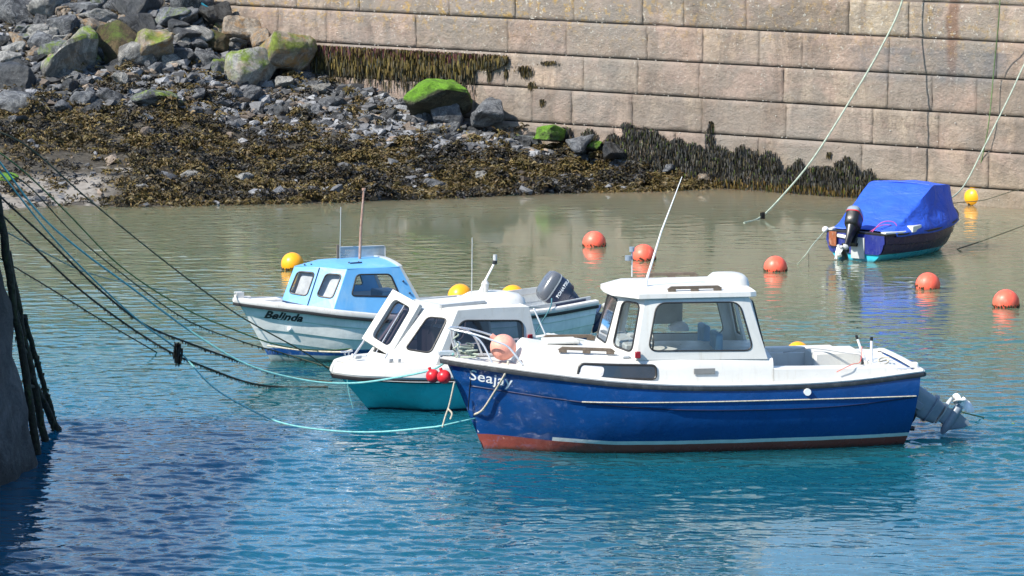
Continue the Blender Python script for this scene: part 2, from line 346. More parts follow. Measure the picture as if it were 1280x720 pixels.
# ================================================================ WATER
def water():
    # real wavelets: a wind-driven height field on a fine grid over the part in view, flattening out beyond it
    rs=np.random.RandomState(4); dx,dy=.036,.046; x0,x1,y0,y1=-13.0,13.0,41.0,84.5
    nx,ny=int((x1-x0)/dx),int((y1-y0)/dy)
    def field(lam,spread,ang,bw,seed):
        rs=np.random.RandomState(seed); wn=np.fft.fft2(rs.randn(ny,nx))
        kx=np.fft.fftfreq(nx,dx)[None,:]; ky=np.fft.fftfreq(ny,dy)[:,None]; k=np.hypot(kx,ky)+1e-6
        th=np.arctan2(ky,kx)-ang; D=np.abs(np.cos(th))**spread
        S=np.exp(-(np.log(k*lam)/bw)**2)*D
        h=np.real(np.fft.ifft2(wn*S)); gy,gx=np.gradient(h,dy,dx); return h/np.sqrt((gx**2+gy**2).mean())
    def smooth(lam,seed):
        rs=np.random.RandomState(seed); wn=np.fft.fft2(rs.randn(ny,nx)); kx=np.fft.fftfreq(nx,dx)[None,:]; ky=np.fft.fftfreq(ny,dy)[:,None]
        h=np.real(np.fft.ifft2(wn*np.exp(-((kx*lam)**2+(ky*lam*1.6)**2)))); return h/h.std()
    xs=x0+dx*np.arange(nx); ys=y0+dy*np.arange(ny)
    H=field(.27,2.2,math.radians(78),.45,1)*.062+field(.6,3.5,math.radians(100),.45,2)*.045+field(.145,2,math.radians(70),.35,3)*.045
    patch=1+.38*np.clip(smooth(3.0,5),-1.8,1.8)+.25*np.clip(smooth(9,6),-1.5,1.5)
    far=np.interp(ys,[41,52,62,74,82],[1.3,1.12,.66,.30,.16])[:,None]
    edge=np.minimum(np.minimum((xs-x0)/2,(x1-xs)/2)[None,:],np.minimum((ys-y0)/2,(y1-ys)/1.5)[:,None]).clip(0,1)
    H=H*np.clip(patch,.12,2)*far*edge
    H=H-0
    ext=lambda a,lo,hi:np.concatenate([np.linspace(lo,a[0],12)[:-1],a,np.linspace(a[-1],hi,14)[1:]])
    X=ext(xs,-400,400); Y=ext(ys,-120,400); Z=np.zeros((len(Y),len(X))); Z[11:11+ny,11:11+nx]=H
    co=np.empty((len(Y)*len(X),3),dtype=np.float32); XX,YY=np.meshgrid(X,Y); co[:,0]=XX.ravel(); co[:,1]=YY.ravel(); co[:,2]=Z.ravel()
    W=len(X); I=(np.arange(len(Y)-1)[:,None]*W+np.arange(W-1)[None,:]).ravel(); q=np.stack([I,I+1,I+1+W,I+W],1).astype(np.int32)
    me=bpy.data.meshes.new('water'); me.vertices.add(len(co)); me.vertices.foreach_set('co',co.ravel()); me.loops.add(q.size); me.loops.foreach_set('vertex_index',q.ravel())
    me.polygons.add(len(q)); me.polygons.foreach_set('loop_start',np.arange(0,q.size,4,dtype=np.int32)); me.polygons.foreach_set('loop_total',np.full(len(q),4,dtype=np.int32)); me.polygons.foreach_set('use_smooth',np.ones(len(q),dtype=bool)); me.update(calc_edges=True); me.validate()
    m,nt,b,out=newmat('harbour_water'); N=NB(nt); co=N.coord(); o=N.sep(co)
    # water colour by depth: shallow over silt near the beach, deep teal off it
    wob=N.math('MULTIPLY_ADD',N.noise(co,.16,3,.5),9,-4.5)
    yy=N.math('ADD',N.math('MULTIPLY_ADD',o[0],.2,o[1]),wob)
    body=N.ramp(N.maprange(yy,depth(28),depth(50),0,1),[(0,(.005,.075,.115)),(.27,(.007,.085,.105)),(.43,(.035,.105,.080)),(.58,(.110,.142,.085)),(.86,(.160,.172,.115)),(1,(.21,.195,.14))])
    pier_shade=N.math('MULTIPLY',N.maprange(N.math('ADD',o[0],N.math('MULTIPLY',wob,.3)),1.0,-4.5,0,1,True),N.maprange(yy,depth(35),depth(29),0,1,True)); body=N.mix(pier_shade,body,(.004,.088,.165))  # bluer water body painted in where the pier shades the near left
    N.l(body,b.inputs['Base Color']); b.inputs['Subsurface Weight'].default_value=1; b.subsurface_method='BURLEY'; b.inputs['Subsurface Radius'].default_value=(.5,1,1.2); b.inputs['Subsurface Scale'].default_value=2.2
    b.inputs['IOR'].default_value=1.333; b.inputs['Roughness'].default_value=.045
    b.inputs['Specular IOR Level'].default_value=.62
    # ripples: wind wavelets run across the view; calmer close to the beach
    calm=N.maprange(o[1],depth(31),depth(46),1,.22); patch=N.ramp(N.noise(N.coord(scale=(.35,.8,1)),.55,3,.6),[(.35,.35),(.65,1.4)])
    amp=N.math('MULTIPLY',calm,patch)
    n1=N.noise(N.coord(scale=(1.0,1.25,1),rot=(0,0,R(8))),2.0,2,.5,1.4)
    n2=N.noise(N.coord(scale=(1.0,1.3,1),rot=(0,0,R(-14))),5.0,2,.5,.8)
    n3=N.noise(N.coord(scale=(.5,1.1,1)),.7,2,.5)
    h=N.math('ADD',N.math('MULTIPLY',n1,1.0),N.math('MULTIPLY',n2,.22)); h=N.math('ADD',h,N.math('MULTIPLY',n3,1.4))
    h=N.math('MULTIPLY',h,amp)
    n4=N.noise(N.coord(scale=(.55,1.0,1),rot=(0,0,R(5))),1.5,2,.5,.5); near=N.math('MULTIPLY',N.maprange(o[1],depth(27),depth(36),1,0),1.3); h=N.math('ADD',h,N.math('MULTIPLY',n4,near))
    N.bump(h,1,.006,b)
    me.materials.append(m); ob=bpy.data.objects.new('water',me); COL.objects.link(ob); tag(ob,'rippled blue green harbour water','water',kind='structure')
water()
# ================================================================ HARBOUR WALL
WA=math.atan2(-WSL,1)            # local +x runs to the right along the wall, local -y faces the harbour
wall=empty('harbour_wall',W0,rz=WA)
tag(wall,'battered harbour wall of big pinkish grey stone blocks behind the beach','harbour wall')
E1=Vector((math.cos(WA),math.sin(WA),0)); WN=Vector((math.sin(WA),-math.cos(WA),0))
def wall_local(u,v):
    r=ray(u,v); q=W0; t=(q-CAM).dot(WN)/r.dot(WN); p=CAM+r*t; d=p-q; return d.dot(E1),p.z
def wall_pt(x,z,out=0): return W0+E1*x+WN*out+Vector((0,0,z))
def setback(k): return .030*k
def build_wall():
    r=random.Random(11); V=[];Fc=[];colr=[]
    zs=[-1.76+.7*k for k in range(0,11)]; JH,JV=.013,.0035       # course joints, one at z=.34
    for k in range(9):
        z0,z1=zs[k],zs[k+1]; x=-95+r.uniform(0,1)
        while x<22:
            L=r.choice((1.0,1.2,1.35,1.5,1.7,2.0,2.4)); x1=x+L; j=.007
            fine=(-27<x<3) and z1>-.4
            nx=max(2,int(L/.075)) if fine else 3; nz=10 if fine else 2
            sb=setback(k)+r.uniform(-.012,.012)
            base=r.choice(((.46,.365,.315),(.44,.365,.31),(.46,.38,.32),(.48,.39,.335),(.42,.345,.30),(.44,.38,.325),(.47,.365,.32)))
            kk=r.uniform(.80,1.12)
            if k>=7: base=tuple(a*.5+b*.5 for a,b in zip(base,(.42,.39,.33)))
            base=(base[0]*kk*.89,base[1]*kk*.83,base[2]*kk*.755)
            if r.random()<.14: base=tuple(c*.74 for c in base)
            elif r.random()<.16: base=(base[0]*.92,base[1]*.98,base[2]*1.02)
            seed=r.uniform(0,50); rough=r.choice((.6,1,1,1.5))
            bi=len(V)
            X=np.linspace(x+JV,x1-JV,nx+1); Z=np.linspace(z0+JH,z1-JH,nz+1)
            for zz in Z:
                for xx in X:
                    ex=min((xx-x-JV)*2.5,(x1-JV-xx)*2.5,zz-z0-JH,z1-JH-zz)
                    e=max(0,1-ex/.022)
                    n=noise.noise(Vector((xx*2.2+seed,zz*2.2,seed)))*.014+noise.noise(Vector((xx*7+seed,zz*9,seed)))*.012*rough
                    n+=min(0,noise.noise(Vector((xx*1.3,zz*9+seed,2)))+.25)*-.0
                    er=noise.noise(Vector((xx*3+9,zz*3,seed*2)))
                    y=sb-n*rough*.9+e*e*(.004+max(0,er)*.035)
                    V.append((xx,y,zz))
            def vi(i,jj): return bi+jj*(nx+1)+i
            for jj in range(nz):
                for i in range(nx):
                    Fc.append((vi(i,jj),vi(i+1,jj),vi(i+1,jj+1),vi(i,jj+1))); colr.append(base)
            # returns into the joint
            def ret(lst,rev):
                st=len(V)
                for a in lst: V.append((V[a][0],sb+.09,V[a][2]))
                for i in range(len(lst)-1):
                    q=(lst[i],lst[i+1],st+i+1,st+i); Fc.append(q[::-1] if rev else q); colr.append(base)
            ret([vi(i,0) for i in range(nx+1)],True); ret([vi(i,nz) for i in range(nx+1)],False)
            ret([vi(0,jj) for jj in range(nz+1)],False); ret([vi(nx,jj) for jj in range(nz+1)],True)
            x=x1
    me=bpy.data.meshes.new('masonry'); me.from_pydata(V,[],Fc); me.update()
    ca=me.color_attributes.new('tint','FLOAT_COLOR','CORNER')
    buf=np.ones((len(me.loops),4),dtype=np.float32); i=0
    for p,c in zip(me.polygons,colr):
        buf[i:i+4,:3]=c; i+=4
    ca.data.foreach_set('color',buf.ravel())
    for p in me.polygons: p.use_smooth=True
    m,nt,b,out=newmat('sandstone_blocks'); N=NB(nt); co=N.coord(); o=N.sep(co)
    at_=N.n('ShaderNodeAttribute'); at_.attribute_name='tint'
    n1=N.noise(co,3.4,10,.78); c=N.mix(1,at_.outputs['Color'],N.ramp(n1,[(.30,.48),(.5,1.0),(.68,1.30)]),'MULTIPLY'); c=N.mix(N.ramp(N.noise(N.coord(scale=(1.6,1,.35),loc=(2,0,5)),1.6,7,.7,.4),[(.45,0),(.58,.7)]),c,(.16,.13,.11)); c=N.mix(N.ramp(N.noise(co,.55,5,.6,.8),[(.40,0),(.58,.75)]),c,(.29,.25,.215)); c=N.mix(N.ramp(N.noise(N.coord(loc=(3,9,2)),.9,5,.65,.8),[(.5,0),(.68,.5)]),c,(.50,.36,.30))
    n2=N.noise(N.coord(scale=(.6,1,3.2)),3.5,7,.7,.6); c=N.mix(N.ramp(n2,[(.56,0),(.72,.55)]),c,(.27,.19,.165))
    # grey weather staining
    n3=N.noise(N.coord(scale=(.7,1,1)),.75,6,.65); c=N.mix(N.ramp(n3,[(.50,0),(.66,.55)]),c,(.25,.235,.215))
    sp=N.noise(co,26,4,.6); c=N.mix(N.ramp(sp,[(.66,0),(.70,.75)]),c,(.09,.075,.06))
    # blue grey damp band on one stretch
    bd=N.math('MULTIPLY',N.maprange(o[0],wall_local(1040,110)[0],wall_local(1085,110)[0],0,1,True),N.maprange(o[0],wall_local(1240,110)[0],wall_local(1275,110)[0],1,0,True))
    bz=N.math('MULTIPLY',N.maprange(o[2],2.2,2.42,0,1,True),N.maprange(o[2],2.9,3.0,1,0,True))
    bd=N.math('MULTIPLY',N.math('MULTIPLY',bd,bz),N.ramp(N.noise(co,1.6,6,.7),[(.38,0),(.58,.72)])); c=N.mix(bd,c,(.15,.155,.165))
    # rust run and green-brown tidal tint low down
    rs=N.math('MULTIPLY',N.maprange(N.math('ABSOLUTE',N.math('ADD',o[0],N.math('MULTIPLY_ADD',N.noise(co,2,4),.25,-.12-wall_local(1184,50)[0]))),.05,.16,1,0,True),N.maprange(o[2],1.9,3.3,0,.6,True))
    c=N.mix(rs,c,(.16,.065,.03))
    lo=N.math('MULTIPLY',N.maprange(N.math('ADD',o[2],N.math('MULTIPLY',n1,.8)),.35,1.5,1,0,True),.35); c=N.mix(lo,c,(.40,.33,.22))
    # lichens, high up and towards the left
    lz=N.math('MULTIPLY',N.maprange(o[2],2.5,3.3,0,1,True),N.maprange(o[0],wall_local(900,50)[0],wall_local(640,50)[0],.45,1,True))
    ly=N.math('MULTIPLY',N.ramp(N.noise(co,5.5,8,.78),[(.53,0),(.60,1)]),lz); c=N.mix(N.math('MULTIPLY',ly,.75),c,(.50,.31,.07))
    lw=N.math('MULTIPLY',N.ramp(N.noise(N.coord(loc=(7,3,1)),11,6,.7),[(.60,0),(.64,1)]),N.maprange(o[2],1.6,3.2,.12,.9)); c=N.mix(N.math('MULTIPLY',lw,.8),c,(.62,.60,.54))
    N.l(c,b.inputs['Base Color']); b.inputs['Roughness'].default_value=.9
    h=N.math('ADD',N.math('MULTIPLY',N.noise(co,9,9,.78),.085),N.math('MULTIPLY',n2,.018))
    pit=N.ramp(N.noise(co,17,3,.5),[(.60,0),(.70,-1)]); h=N.math('ADD',h,N.math('MULTIPLY',pit,.02))
    N.bump(h,1,1.0,b)
    me.materials.append(m); ob=bpy.data.objects.new('masonry',me); COL.objects.link(ob); ob.parent=wall
    # mortar core behind the faces
    bm=bmesh.new(); box(bm,(-36,1.35,1.2),(117,2.2,6.2)); link('mortar_core',bm,simple('mortar',(.14,.115,.10),.95,bump=.01),wall,smooth=False)
    bm=bmesh.new(); box(bm,(-36,8.2,4.62),(117,16.3,.28)); link('coping',bm,simple('quay_coping',(.33,.31,.28),.9,bump=.02,bs=5,vs=1.3),wall,smooth=False,bevel=.02)
    # shells of limpets and barnacles on the ledges
    bm=bmesh.new()
    for i in range(420):
        k=r.randint(2,7); x=r.uniform(-24,2); z=zs[k]+r.uniform(-.02,.03)+(r.uniform(0,.6) if r.random()<.25 else 0)
        ball(bm,(x,setback(k)-.012,z),r.uniform(.008,.017),5,4,scale=(1,1,.7))
    link('barnacles',bm,simple('barnacle_white',(.55,.53,.48),.8),wall)
    bm=bmesh.new(); box(bm,(-13,160,4.58),(420,288,.2)); q=link('quay_ground',bm,simple('quay_tarmac',(.09,.09,.088),.9,vs=.4),None,smooth=False)
    q.location=W0; q.rotation_euler=(0,0,WA); tag(q,'grey quay surface on top of the harbour wall','quay',kind='structure')
build_wall()
# ================================================================ NEAR PIER AT THE LEFT
def pier():
    D=depth(30.1)-30.1
    prof=[(-6.6,-40),(-6.55,5+D),(-6.42,19+D),(-6.30,25+D),(-6.10,28.9+D),(-5.84,30.1+D),(-5.86,30.5+D),(-6.15,31.1+D),(-7.0,31.6+D),(-16,31.8+D),(-16,-40)]
    pts=[]
    for i in range(len(prof)-1):
        a=Vector((*prof[i],0)); b=Vector((*prof[i+1],0)); n=max(1,min(40,int((b-a).length/.16)))
        for k in range(n): pts.append(a.lerp(b,k/n))
    nz=36; bm=bmesh.new(); rows=[]
    for j in range(nz+1):
        z=-1.5+j*6.0/nz; row=[]
        for p in pts:
            cx=(-11-p.x)/5*.16*max(z,-.3) if p.x>-11 else 0
            q=Vector((p.x+cx,p.y-(.05*z if p.y>31+D else 0),z))
            n=noise.noise(q*1.3)*.10+noise.noise(q*4.5)*.05+noise.noise(q*12)*.015
            q.x+=n if p.x>-11 else 0; row.append(bm.verts.new(q))
        rows.append(row)
    m=len(pts)
    for j in range(nz):
        for i in range(m-1):
            bm.faces.new((rows[j][i],rows[j][i+1],rows[j+1][i+1],rows[j+1][i]))
    bm.faces.new(rows[-1])
    mt,nt,b,out=newmat('wet_pier_stone'); N=NB(nt); co=N.coord(); n1=N.noise(co,3,9,.75)
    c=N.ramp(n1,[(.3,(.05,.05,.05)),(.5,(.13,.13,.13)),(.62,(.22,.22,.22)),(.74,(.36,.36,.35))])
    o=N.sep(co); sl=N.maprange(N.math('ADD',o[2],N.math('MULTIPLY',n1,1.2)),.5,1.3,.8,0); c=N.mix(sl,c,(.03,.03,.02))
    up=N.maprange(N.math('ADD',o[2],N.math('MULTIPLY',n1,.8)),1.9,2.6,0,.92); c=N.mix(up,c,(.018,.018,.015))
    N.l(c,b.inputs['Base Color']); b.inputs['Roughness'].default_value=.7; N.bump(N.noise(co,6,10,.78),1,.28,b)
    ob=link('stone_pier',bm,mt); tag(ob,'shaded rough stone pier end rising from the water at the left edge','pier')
    # timber ladder leaning on its end
    t=empty('timber_ladder',at(50,578,0)); L=t.location; t_=lambda p:Vector(p)-L
    tag(t,'weed covered timber ladder and fender posts leaning at the pier end','ladder')
    def post(name,a,b_,r0,r1=None):
        bm=bmesh.new(); a,b_=t_(a),t_(b_); P=[]
        for i in range(15):
            k=i/14; p=a.lerp(b_,k); P.append(p+Vector((noise.noise(p*3+Vector((r0*99,0,0)))*.03,0,0)))
        tube(bm,P,lambda s:r0*(1+.15*noise.noise(Vector((s*14,r0*50,0)))),9); return link(name,bm,M['oldtimber'],t,ang=60)
    a1,b1=at(49,583,-.15),ad(-4,245,30.4); a2,b2=at(58,566,-.15),ad(10,315,30.75)
    post('rail',a1,b1,.05); post('rail',a2,b2,.048)
    post('fender_post',at(72,541,-.12),ad(30,395,31.0),.036); post('brace',at(73,541,-.05),ad(38,470,31.0),.045)
    for i in range(5):
        k=.30+i*.15; post('rung',Vector(a1).lerp(b1,k),Vector(a2).lerp(b2,k*1.12),.026)
    r=random.Random(3); V=[];Fc=[];C=[]
    for i in range(520):
        k=r.random()**1.2*.75; A,B=r.choice(((a1,b1),(a2,b2),(at(72,541,-.12),ad(30,395,31.0)),(at(73,541,-.05),ad(38,470,31.0))))
        p=A.lerp(B,k)+Vector((r.uniform(-.045,.045),r.uniform(-.045,.045),0)); ribbon(V,Fc,C,t_(p),r.uniform(.03,.09),r.uniform(.008,.016),r,(.03,.035,.012))
    ribbons('weed',V,Fc,C,t)
def ribbon(V,Fc,C,p,L,w,r,col,lean=(0,0),seg=3,dirn=None):
    """a hanging frond: narrow bent strip with its own colour"""
    a=r.uniform(0,math.pi); s=Vector((math.cos(a),math.sin(a),0))*w
    d=Vector((lean[0]+r.uniform(-.12,.12),lean[1]+r.uniform(-.12,.12),-1)) if dirn is None else dirn
    st=len(V); q=Vector(p)
    for i in range(seg+1):
        k=i/seg; ww=(1-.55*k)*(1 if 0<i<seg else .7)
        V.append(tuple(q-s*ww)); V.append(tuple(q+s*ww))
        q=q+d*(L/seg)+Vector((r.uniform(-.2,.2),r.uniform(-.2,.2),0))*w
    g_=r.uniform(.65,1.35); cc=tuple(c*g_*r.uniform(.94,1.06) for c in col)
    for i in range(seg):
        Fc.append((st+2*i,st+2*i+1,st+2*i+3,st+2*i+2)); C.append(cc)
_wm=None
def weedmat():
    global _wm
    if _wm: return _wm
    m,nt,b,out=newmat('seaweed_frond'); N=NB(nt); a=N.n('ShaderNodeAttribute'); a.attribute_name='tint'
    N.l(N.mix(1,a.outputs['Color'],N.ramp(N.noise(N.coord(),18,3),[(.3,.7),(.7,1.2)]),'MULTIPLY'),b.inputs['Base Color']); b.inputs['Roughness'].default_value=.55; b.inputs['Specular IOR Level'].default_value=.35; _wm=m; return m
def ribbons(name,V,Fc,C,parent=None):
    me=bpy.data.meshes.new(name); me.from_pydata(V,[],Fc); me.update()
    ca=me.color_attributes.new('tint','FLOAT_COLOR','CORNER'); buf=np.ones((len(Fc)*4,4),dtype=np.float32)
    buf[:,:3]=np.repeat(np.array(C,dtype=np.float32),4,axis=0); ca.data.foreach_set('color',buf.ravel())
    me.materials.append(weedmat()); o=bpy.data.objects.new(name,me); COL.objects.link(o)
    if parent: o.parent=parent; o['kind']='stuff'
    return o
pier()
# ================================================================ SEAWEED
def weeds():
    r=random.Random(5); V=[];Fc=[];C=[]
    pal=[(.095,.068,.020),(.070,.050,.018),(.130,.094,.032),(.050,.038,.016),(.030,.026,.017),(.018,.018,.018),(.034,.035,.038)]
    n=0
    while n<38000:
        X=r.uniform(-12.5,4.6); ys,yw=Ysh(X),wallY(X)
        if yw-ys<.25 and X<4: continue
        Y=r.uniform(ys-.12,yw); s=(Y-ys)/max(yw-ys,.3)
        lim=interp(X,[(-12,.42),(-9,.50),(-7,.55),(-4,.60),(-1,.72),(1,.9),(4,1)])
        dens=1 if s<lim else .22*math.exp(-(s-lim)*4)
        pn=noise.noise(Vector((X*.8,Y*.8,5)))
        if s>lim and pn>.18: dens=.8
        if X<-7.6 and s<.30: dens=.10 if noise.noise(Vector((X*1.5,Y*1.5,1)))<.30 else .8
        if noise.noise(Vector((X*1.7+4,Y*1.8,8)))>.30: dens*=.12
        n+=1
        if r.random()>dens: continue
        z=zt(X,Y); cn=noise.noise(Vector((X*1.1,Y*1.2,20)))+.3*noise.noise(Vector((X*4,Y*4,2)))
        # clumps that stand proud
        cl=max(0,noise.noise(Vector((X*2.2,Y*2.2,12))))*.42
        if cn>.10: base=pal[r.choice((0,1,2,0,3,0))]
        elif cn>-.12: base=pal[r.choice((0,1,3,3,4,2))]
        else: base=pal[r.choice((3,4,5,6,5,4,1))]
        for k in range(r.randint(4,7)):
            a=r.uniform(0,2*math.pi); e=r.uniform(-.15,.75)
            d=Vector((math.cos(a)*math.cos(e),math.sin(a)*math.cos(e),math.sin(e)))
            L=r.uniform(.05,.15); w=r.uniform(.007,.022)
            p=Vector((X+r.uniform(-.06,.06),Y+r.uniform(-.06,.06),z+cl+r.uniform(-.01,.05)))
            side=d.cross(Vector((r.uniform(-1,1),r.uniform(-1,1),r.uniform(-.3,1)))).normalized()*w; st=len(V)
            m1=p+d*L*.55+Vector((0,0,.01)); m2=p+d*L+Vector((0,0,-.03))
            for q,ww in ((p,.6),(m1,1.0),(m2,.7)): V.append(tuple(q-side*ww)); V.append(tuple(q+side*ww))
            g_=r.uniform(.6,1.35); cc=tuple(c*g_*r.uniform(.92,1.08) for c in base)
            Fc.append((st,st+1,st+3,st+2)); Fc.append((st+2,st+3,st+5,st+4)); C+= [cc,cc]
    o=ribbons('seaweed',V,Fc,C); tag(o,'brown and black bladderwrack covering the lower foreshore','seaweed',kind='stuff')
    # hanging weed on the wall
    V=[];Fc=[];C=[]
    def strand(x,z,L,col,out=None,w=None):
        sb=setback(max(0,int((z+1.76)/.7))); o=out if out is not None else r.uniform(.01,.10)
        ribbon(V,Fc,C,wall_pt(x,z,o-sb),L,w or r.uniform(.010,.022),r,col,lean=(0,0),seg=4)
    # thick curtain under the second visible joint
    for i in range(9000):
        u=r.uniform(386,632); x,_=wall_local(u,70); zt0=2.40
        k=(u-386)/(632-386)
        if u>590 and r.random()<.75 and noise.noise(Vector((u*.16,0,0)))<.1: continue
        top=zt0-abs(r.gauss(0,.25)) if u<590 else zt0-r.uniform(0,.18)
        _,zb=wall_local(u,interp(u,[(386,116),(450,132),(520,134),(586,126),(600,94),(632,80)]) )
        L=min(r.uniform(.08,.24),max(.05,top-zb))
        hi=(top-zb)/(zt0-zb+.01)
        base=(.12,.088,.024) if hi>.6 and r.random()<.6 else r.choice(((.05,.038,.018),(.075,.06,.026),(.028,.028,.02),(.05,.05,.034)))
        if hi>.9 and r.random()<.3: base=(.09,.03,.035)
        strand(x,max(top,zb+.1),L,base,out=.03+r.uniform(0,.10)*(1.2-hi*.5))
    for (uc,vc,wu,hv,nn) in ((652,92,9,20,130),(645,88,4,10,40),(680,80,11,8,110),(660,110,5,16,60),(607,95,3,25,60),(628,95,3,18,40),(674,130,4,12,50),(1034,195,3,10,50),(886,158,3,14,60)):
        for i in range(nn):
            u=uc+r.gauss(0,wu*.45); x,z=wall_local(u,vc-hv/2+r.uniform(0,hv*.5)); strand(x,z,r.uniform(.5,1)*hv*.5/64,r.choice(((.05,.04,.015),(.03,.028,.02),(.10,.07,.02))),w=.012,out=r.uniform(.01,.04))
    # low fringe of black weed along the waterline
    top=[(640,150),(700,158),(745,165),(768,158),(790,152),(815,160),(832,172),(850,168),(868,178),(880,180),(884,155),(888,158),(892,180),(915,182),(925,176),(940,188),(955,184),(970,190),(975,206),(990,205),(1000,196),(1012,208),(1030,200),(1045,200),(1058,190),(1064,200),(1075,208),(1100,212),(1112,222),(1120,232)]
    for i in range(24000):
        u=r.uniform(700,1118); x,zw=wall_local(u,interp(u,top)+9*noise.noise(Vector((u*.07,0,0)))+2*noise.noise(Vector((u*.3,4,0)))+abs(r.gauss(0,7)))
        zb=-.03; H=zw-zb
        if H<.05: continue
        k=r.random(); z=zb+H*(1-k*k*.9)
        dn=noise.noise(Vector((x*3.2,z*3.5,3)))
        if k<.5 and dn<-.05-.2*k: continue
        L=min(r.uniform(.05,.14),z-zb+.05)
        base=r.choice(((.020,.020,.020),(.032,.031,.028),(.05,.05,.052),(.06,.048,.022),(.085,.083,.07),(.045,.04,.03)))
        if z<.22 and r.random()<.5: base=(.13,.085,.02)
        if r.random()<.06: base=(.07,.10,.015)
        strand(x+r.gauss(0,.02),z,L,base,out=.03+.26*(1-min(1,z/.9))*r.random()+r.uniform(0,.08),w=r.uniform(.006,.014))
    o=ribbons('hanging_seaweed',V,Fc,C); tag(o,'dark kelp hanging on the stone wall above the waterline','seaweed',kind='stuff')
weeds()
# ================================================================ ROCKS
def rockmesh(seed,slab=1.0,rough=1.0,cuts=2,npt=16):
    r=random.Random(seed); bm=bmesh.new()
    for i in range(npt):
        v=Vector((r.gauss(0,1),r.gauss(0,1),r.gauss(0,1))).normalized()
        v=Vector((max(-.8,min(.8,v.x)),max(-.75,min(.75,v.y)),max(-.6,min(.7,v.z))))
        bm.verts.new(Vector((v.x*.62,v.y*.55,v.z*.5*slab)))
    ret=bmesh.ops.convex_hull(bm,input=bm.verts)
    junk={g for k in ('geom_interior','geom_unused') for g in ret[k] if isinstance(g,bmesh.types.BMVert)}
    bmesh.ops.delete(bm,geom=list(junk),context='VERTS')
    bmesh.ops.dissolve_limit(bm,angle_limit=R(14),verts=bm.verts,edges=bm.edges)
    if cuts:
        bmesh.ops.bevel(bm,geom=list(bm.edges)+list(bm.verts),offset=.03,segments=1,affect='EDGES',profile=.5)
        bmesh.ops.triangulate(bm,faces=bm.faces)
        for _ in range(cuts):
            long=[e for e in bm.edges if e.calc_length()>.09]
            bmesh.ops.subdivide_edges(bm,edges=long,cuts=1); bmesh.ops.triangulate(bm,faces=[f for f in bm.faces if len(f.verts)>3])
        bm.normal_update(); off=Vector((seed*3.1,0,0))
        for v in bm.verts:
            n=noise.noise(v.co*2.4+off)*.055+noise.noise(v.co*9+off)*.02+noise.noise(v.co*22+off)*.008
            v.co+=v.normal*n*rough
    return bm
def rockmat(name,cols,algae=0,alg_col=(.17,.25,.02),lichen=0,wet=0):
    m,nt,b,out=newmat(name); N=NB(nt); co=N.coord(); oi=N.n('ShaderNodeObjectInfo')
    tc=N.n('ShaderNodeVectorMath',operation='ADD'); N.l(co,tc.inputs[0]); sc=N.n('ShaderNodeVectorMath',operation='SCALE')
    cx=N.n('ShaderNodeCombineXYZ'); N.l(oi.outputs['Random'],cx.inputs[0]); N.l(oi.outputs['Random'],cx.inputs[1]); N.l(cx.outputs[0],sc.inputs[0]); sc.inputs['Scale'].default_value=37; N.l(sc.outputs[0],tc.inputs[1]); v=tc.outputs[0]
    n1=N.noise(v,3.2,9,.72,.3)
    c=N.ramp(n1,[(.28,cols[0]),(.5,cols[1]),(.72,cols[2])])
    c=N.mix(1,c,N.ramp(oi.outputs['Random'],[(0,.62),(.5,1.0),(1,1.30)]),'MULTIPLY')
    vein=N.ramp(N.noise(v,1.7,8,.8,1.5),[(.475,0),(.5,.6),(.525,0)]); c=N.mix(vein,c,tuple(min(1,x*1.6) for x in cols[2]))
    g=N.n('ShaderNodeNewGeometry'); nz=N.sep(g.outputs['Normal'])[2]
    if lichen:
        c=N.mix(N.math('MULTIPLY',N.ramp(N.noise(v,4,8,.75),[(.5,0),(.6,1)]),lichen),c,(.40,.22,.07))
    if algae:
        a=N.math('MULTIPLY',N.ramp(N.noise(v,2.6,9,.75,.6),[(.45-.2*(algae-.5),0),(.58-.2*(algae-.5),1)]),N.maprange(nz,-.45,.35,0,1,True))
        ac=N.ramp(N.noise(v,14,6,.7),[(.3,tuple(x*.45 for x in alg_col)),(.7,tuple(x*1.35 for x in alg_col))])
        c=N.mix(a,c,ac)
    N.l(c,b.inputs['Base Color']); b.inputs['Roughness'].default_value=.75-.3*wet
    vo=N.n('ShaderNodeTexVoronoi'); vm=N.n('ShaderNodeMix',data_type='VECTOR'); N.l(v,vo.inputs['Vector']); vo.inputs['Scale'].default_value=3.4
    N.bump(N.math('ADD',N.math('ADD',N.noise(v,5,10,.78),N.math('MULTIPLY',N.noise(v,30,5,.7),.25)),N.math('MULTIPLY',vo.outputs['Distance'],1.3)),1,.12,b)
    return m
GREY=((.03,.033,.040),(.085,.092,.105),(.25,.26,.27)); PALE=((.09,.09,.085),(.21,.21,.205),(.42,.41,.38)); DARK=((.018,.019,.021),(.045,.048,.052),(.09,.095,.10)); TAN=((.09,.075,.06),(.21,.175,.14),(.36,.32,.27))
RM={'grey':rockmat('blue_grey_rock',GREY),'pale':rockmat('pale_grey_rock',PALE),'dark':rockmat('dark_wet_rock',DARK,wet=1),'tan':rockmat('tan_rock',TAN,lichen=.6),
 'palealg':rockmat('pale_rock_with_algae',PALE,algae=.5,lichen=.3),'tanalg':rockmat('tan_rock_with_algae',TAN,algae=.45,alg_col=(.17,.22,.03),lichen=.8),'green':rockmat('algae_covered_rock',((.03,.03,.02),(.06,.06,.035),(.1,.1,.06)),algae=1.2,alg_col=(.13,.30,.012)),'greyalg':rockmat('grey_rock_with_algae',GREY,algae=.42),
 'sheen':rockmat('weedy_brown_rock',((.03,.022,.012),(.07,.05,.022),(.12,.09,.04)),algae=.3,alg_col=(.08,.12,.012))}
VAR={}
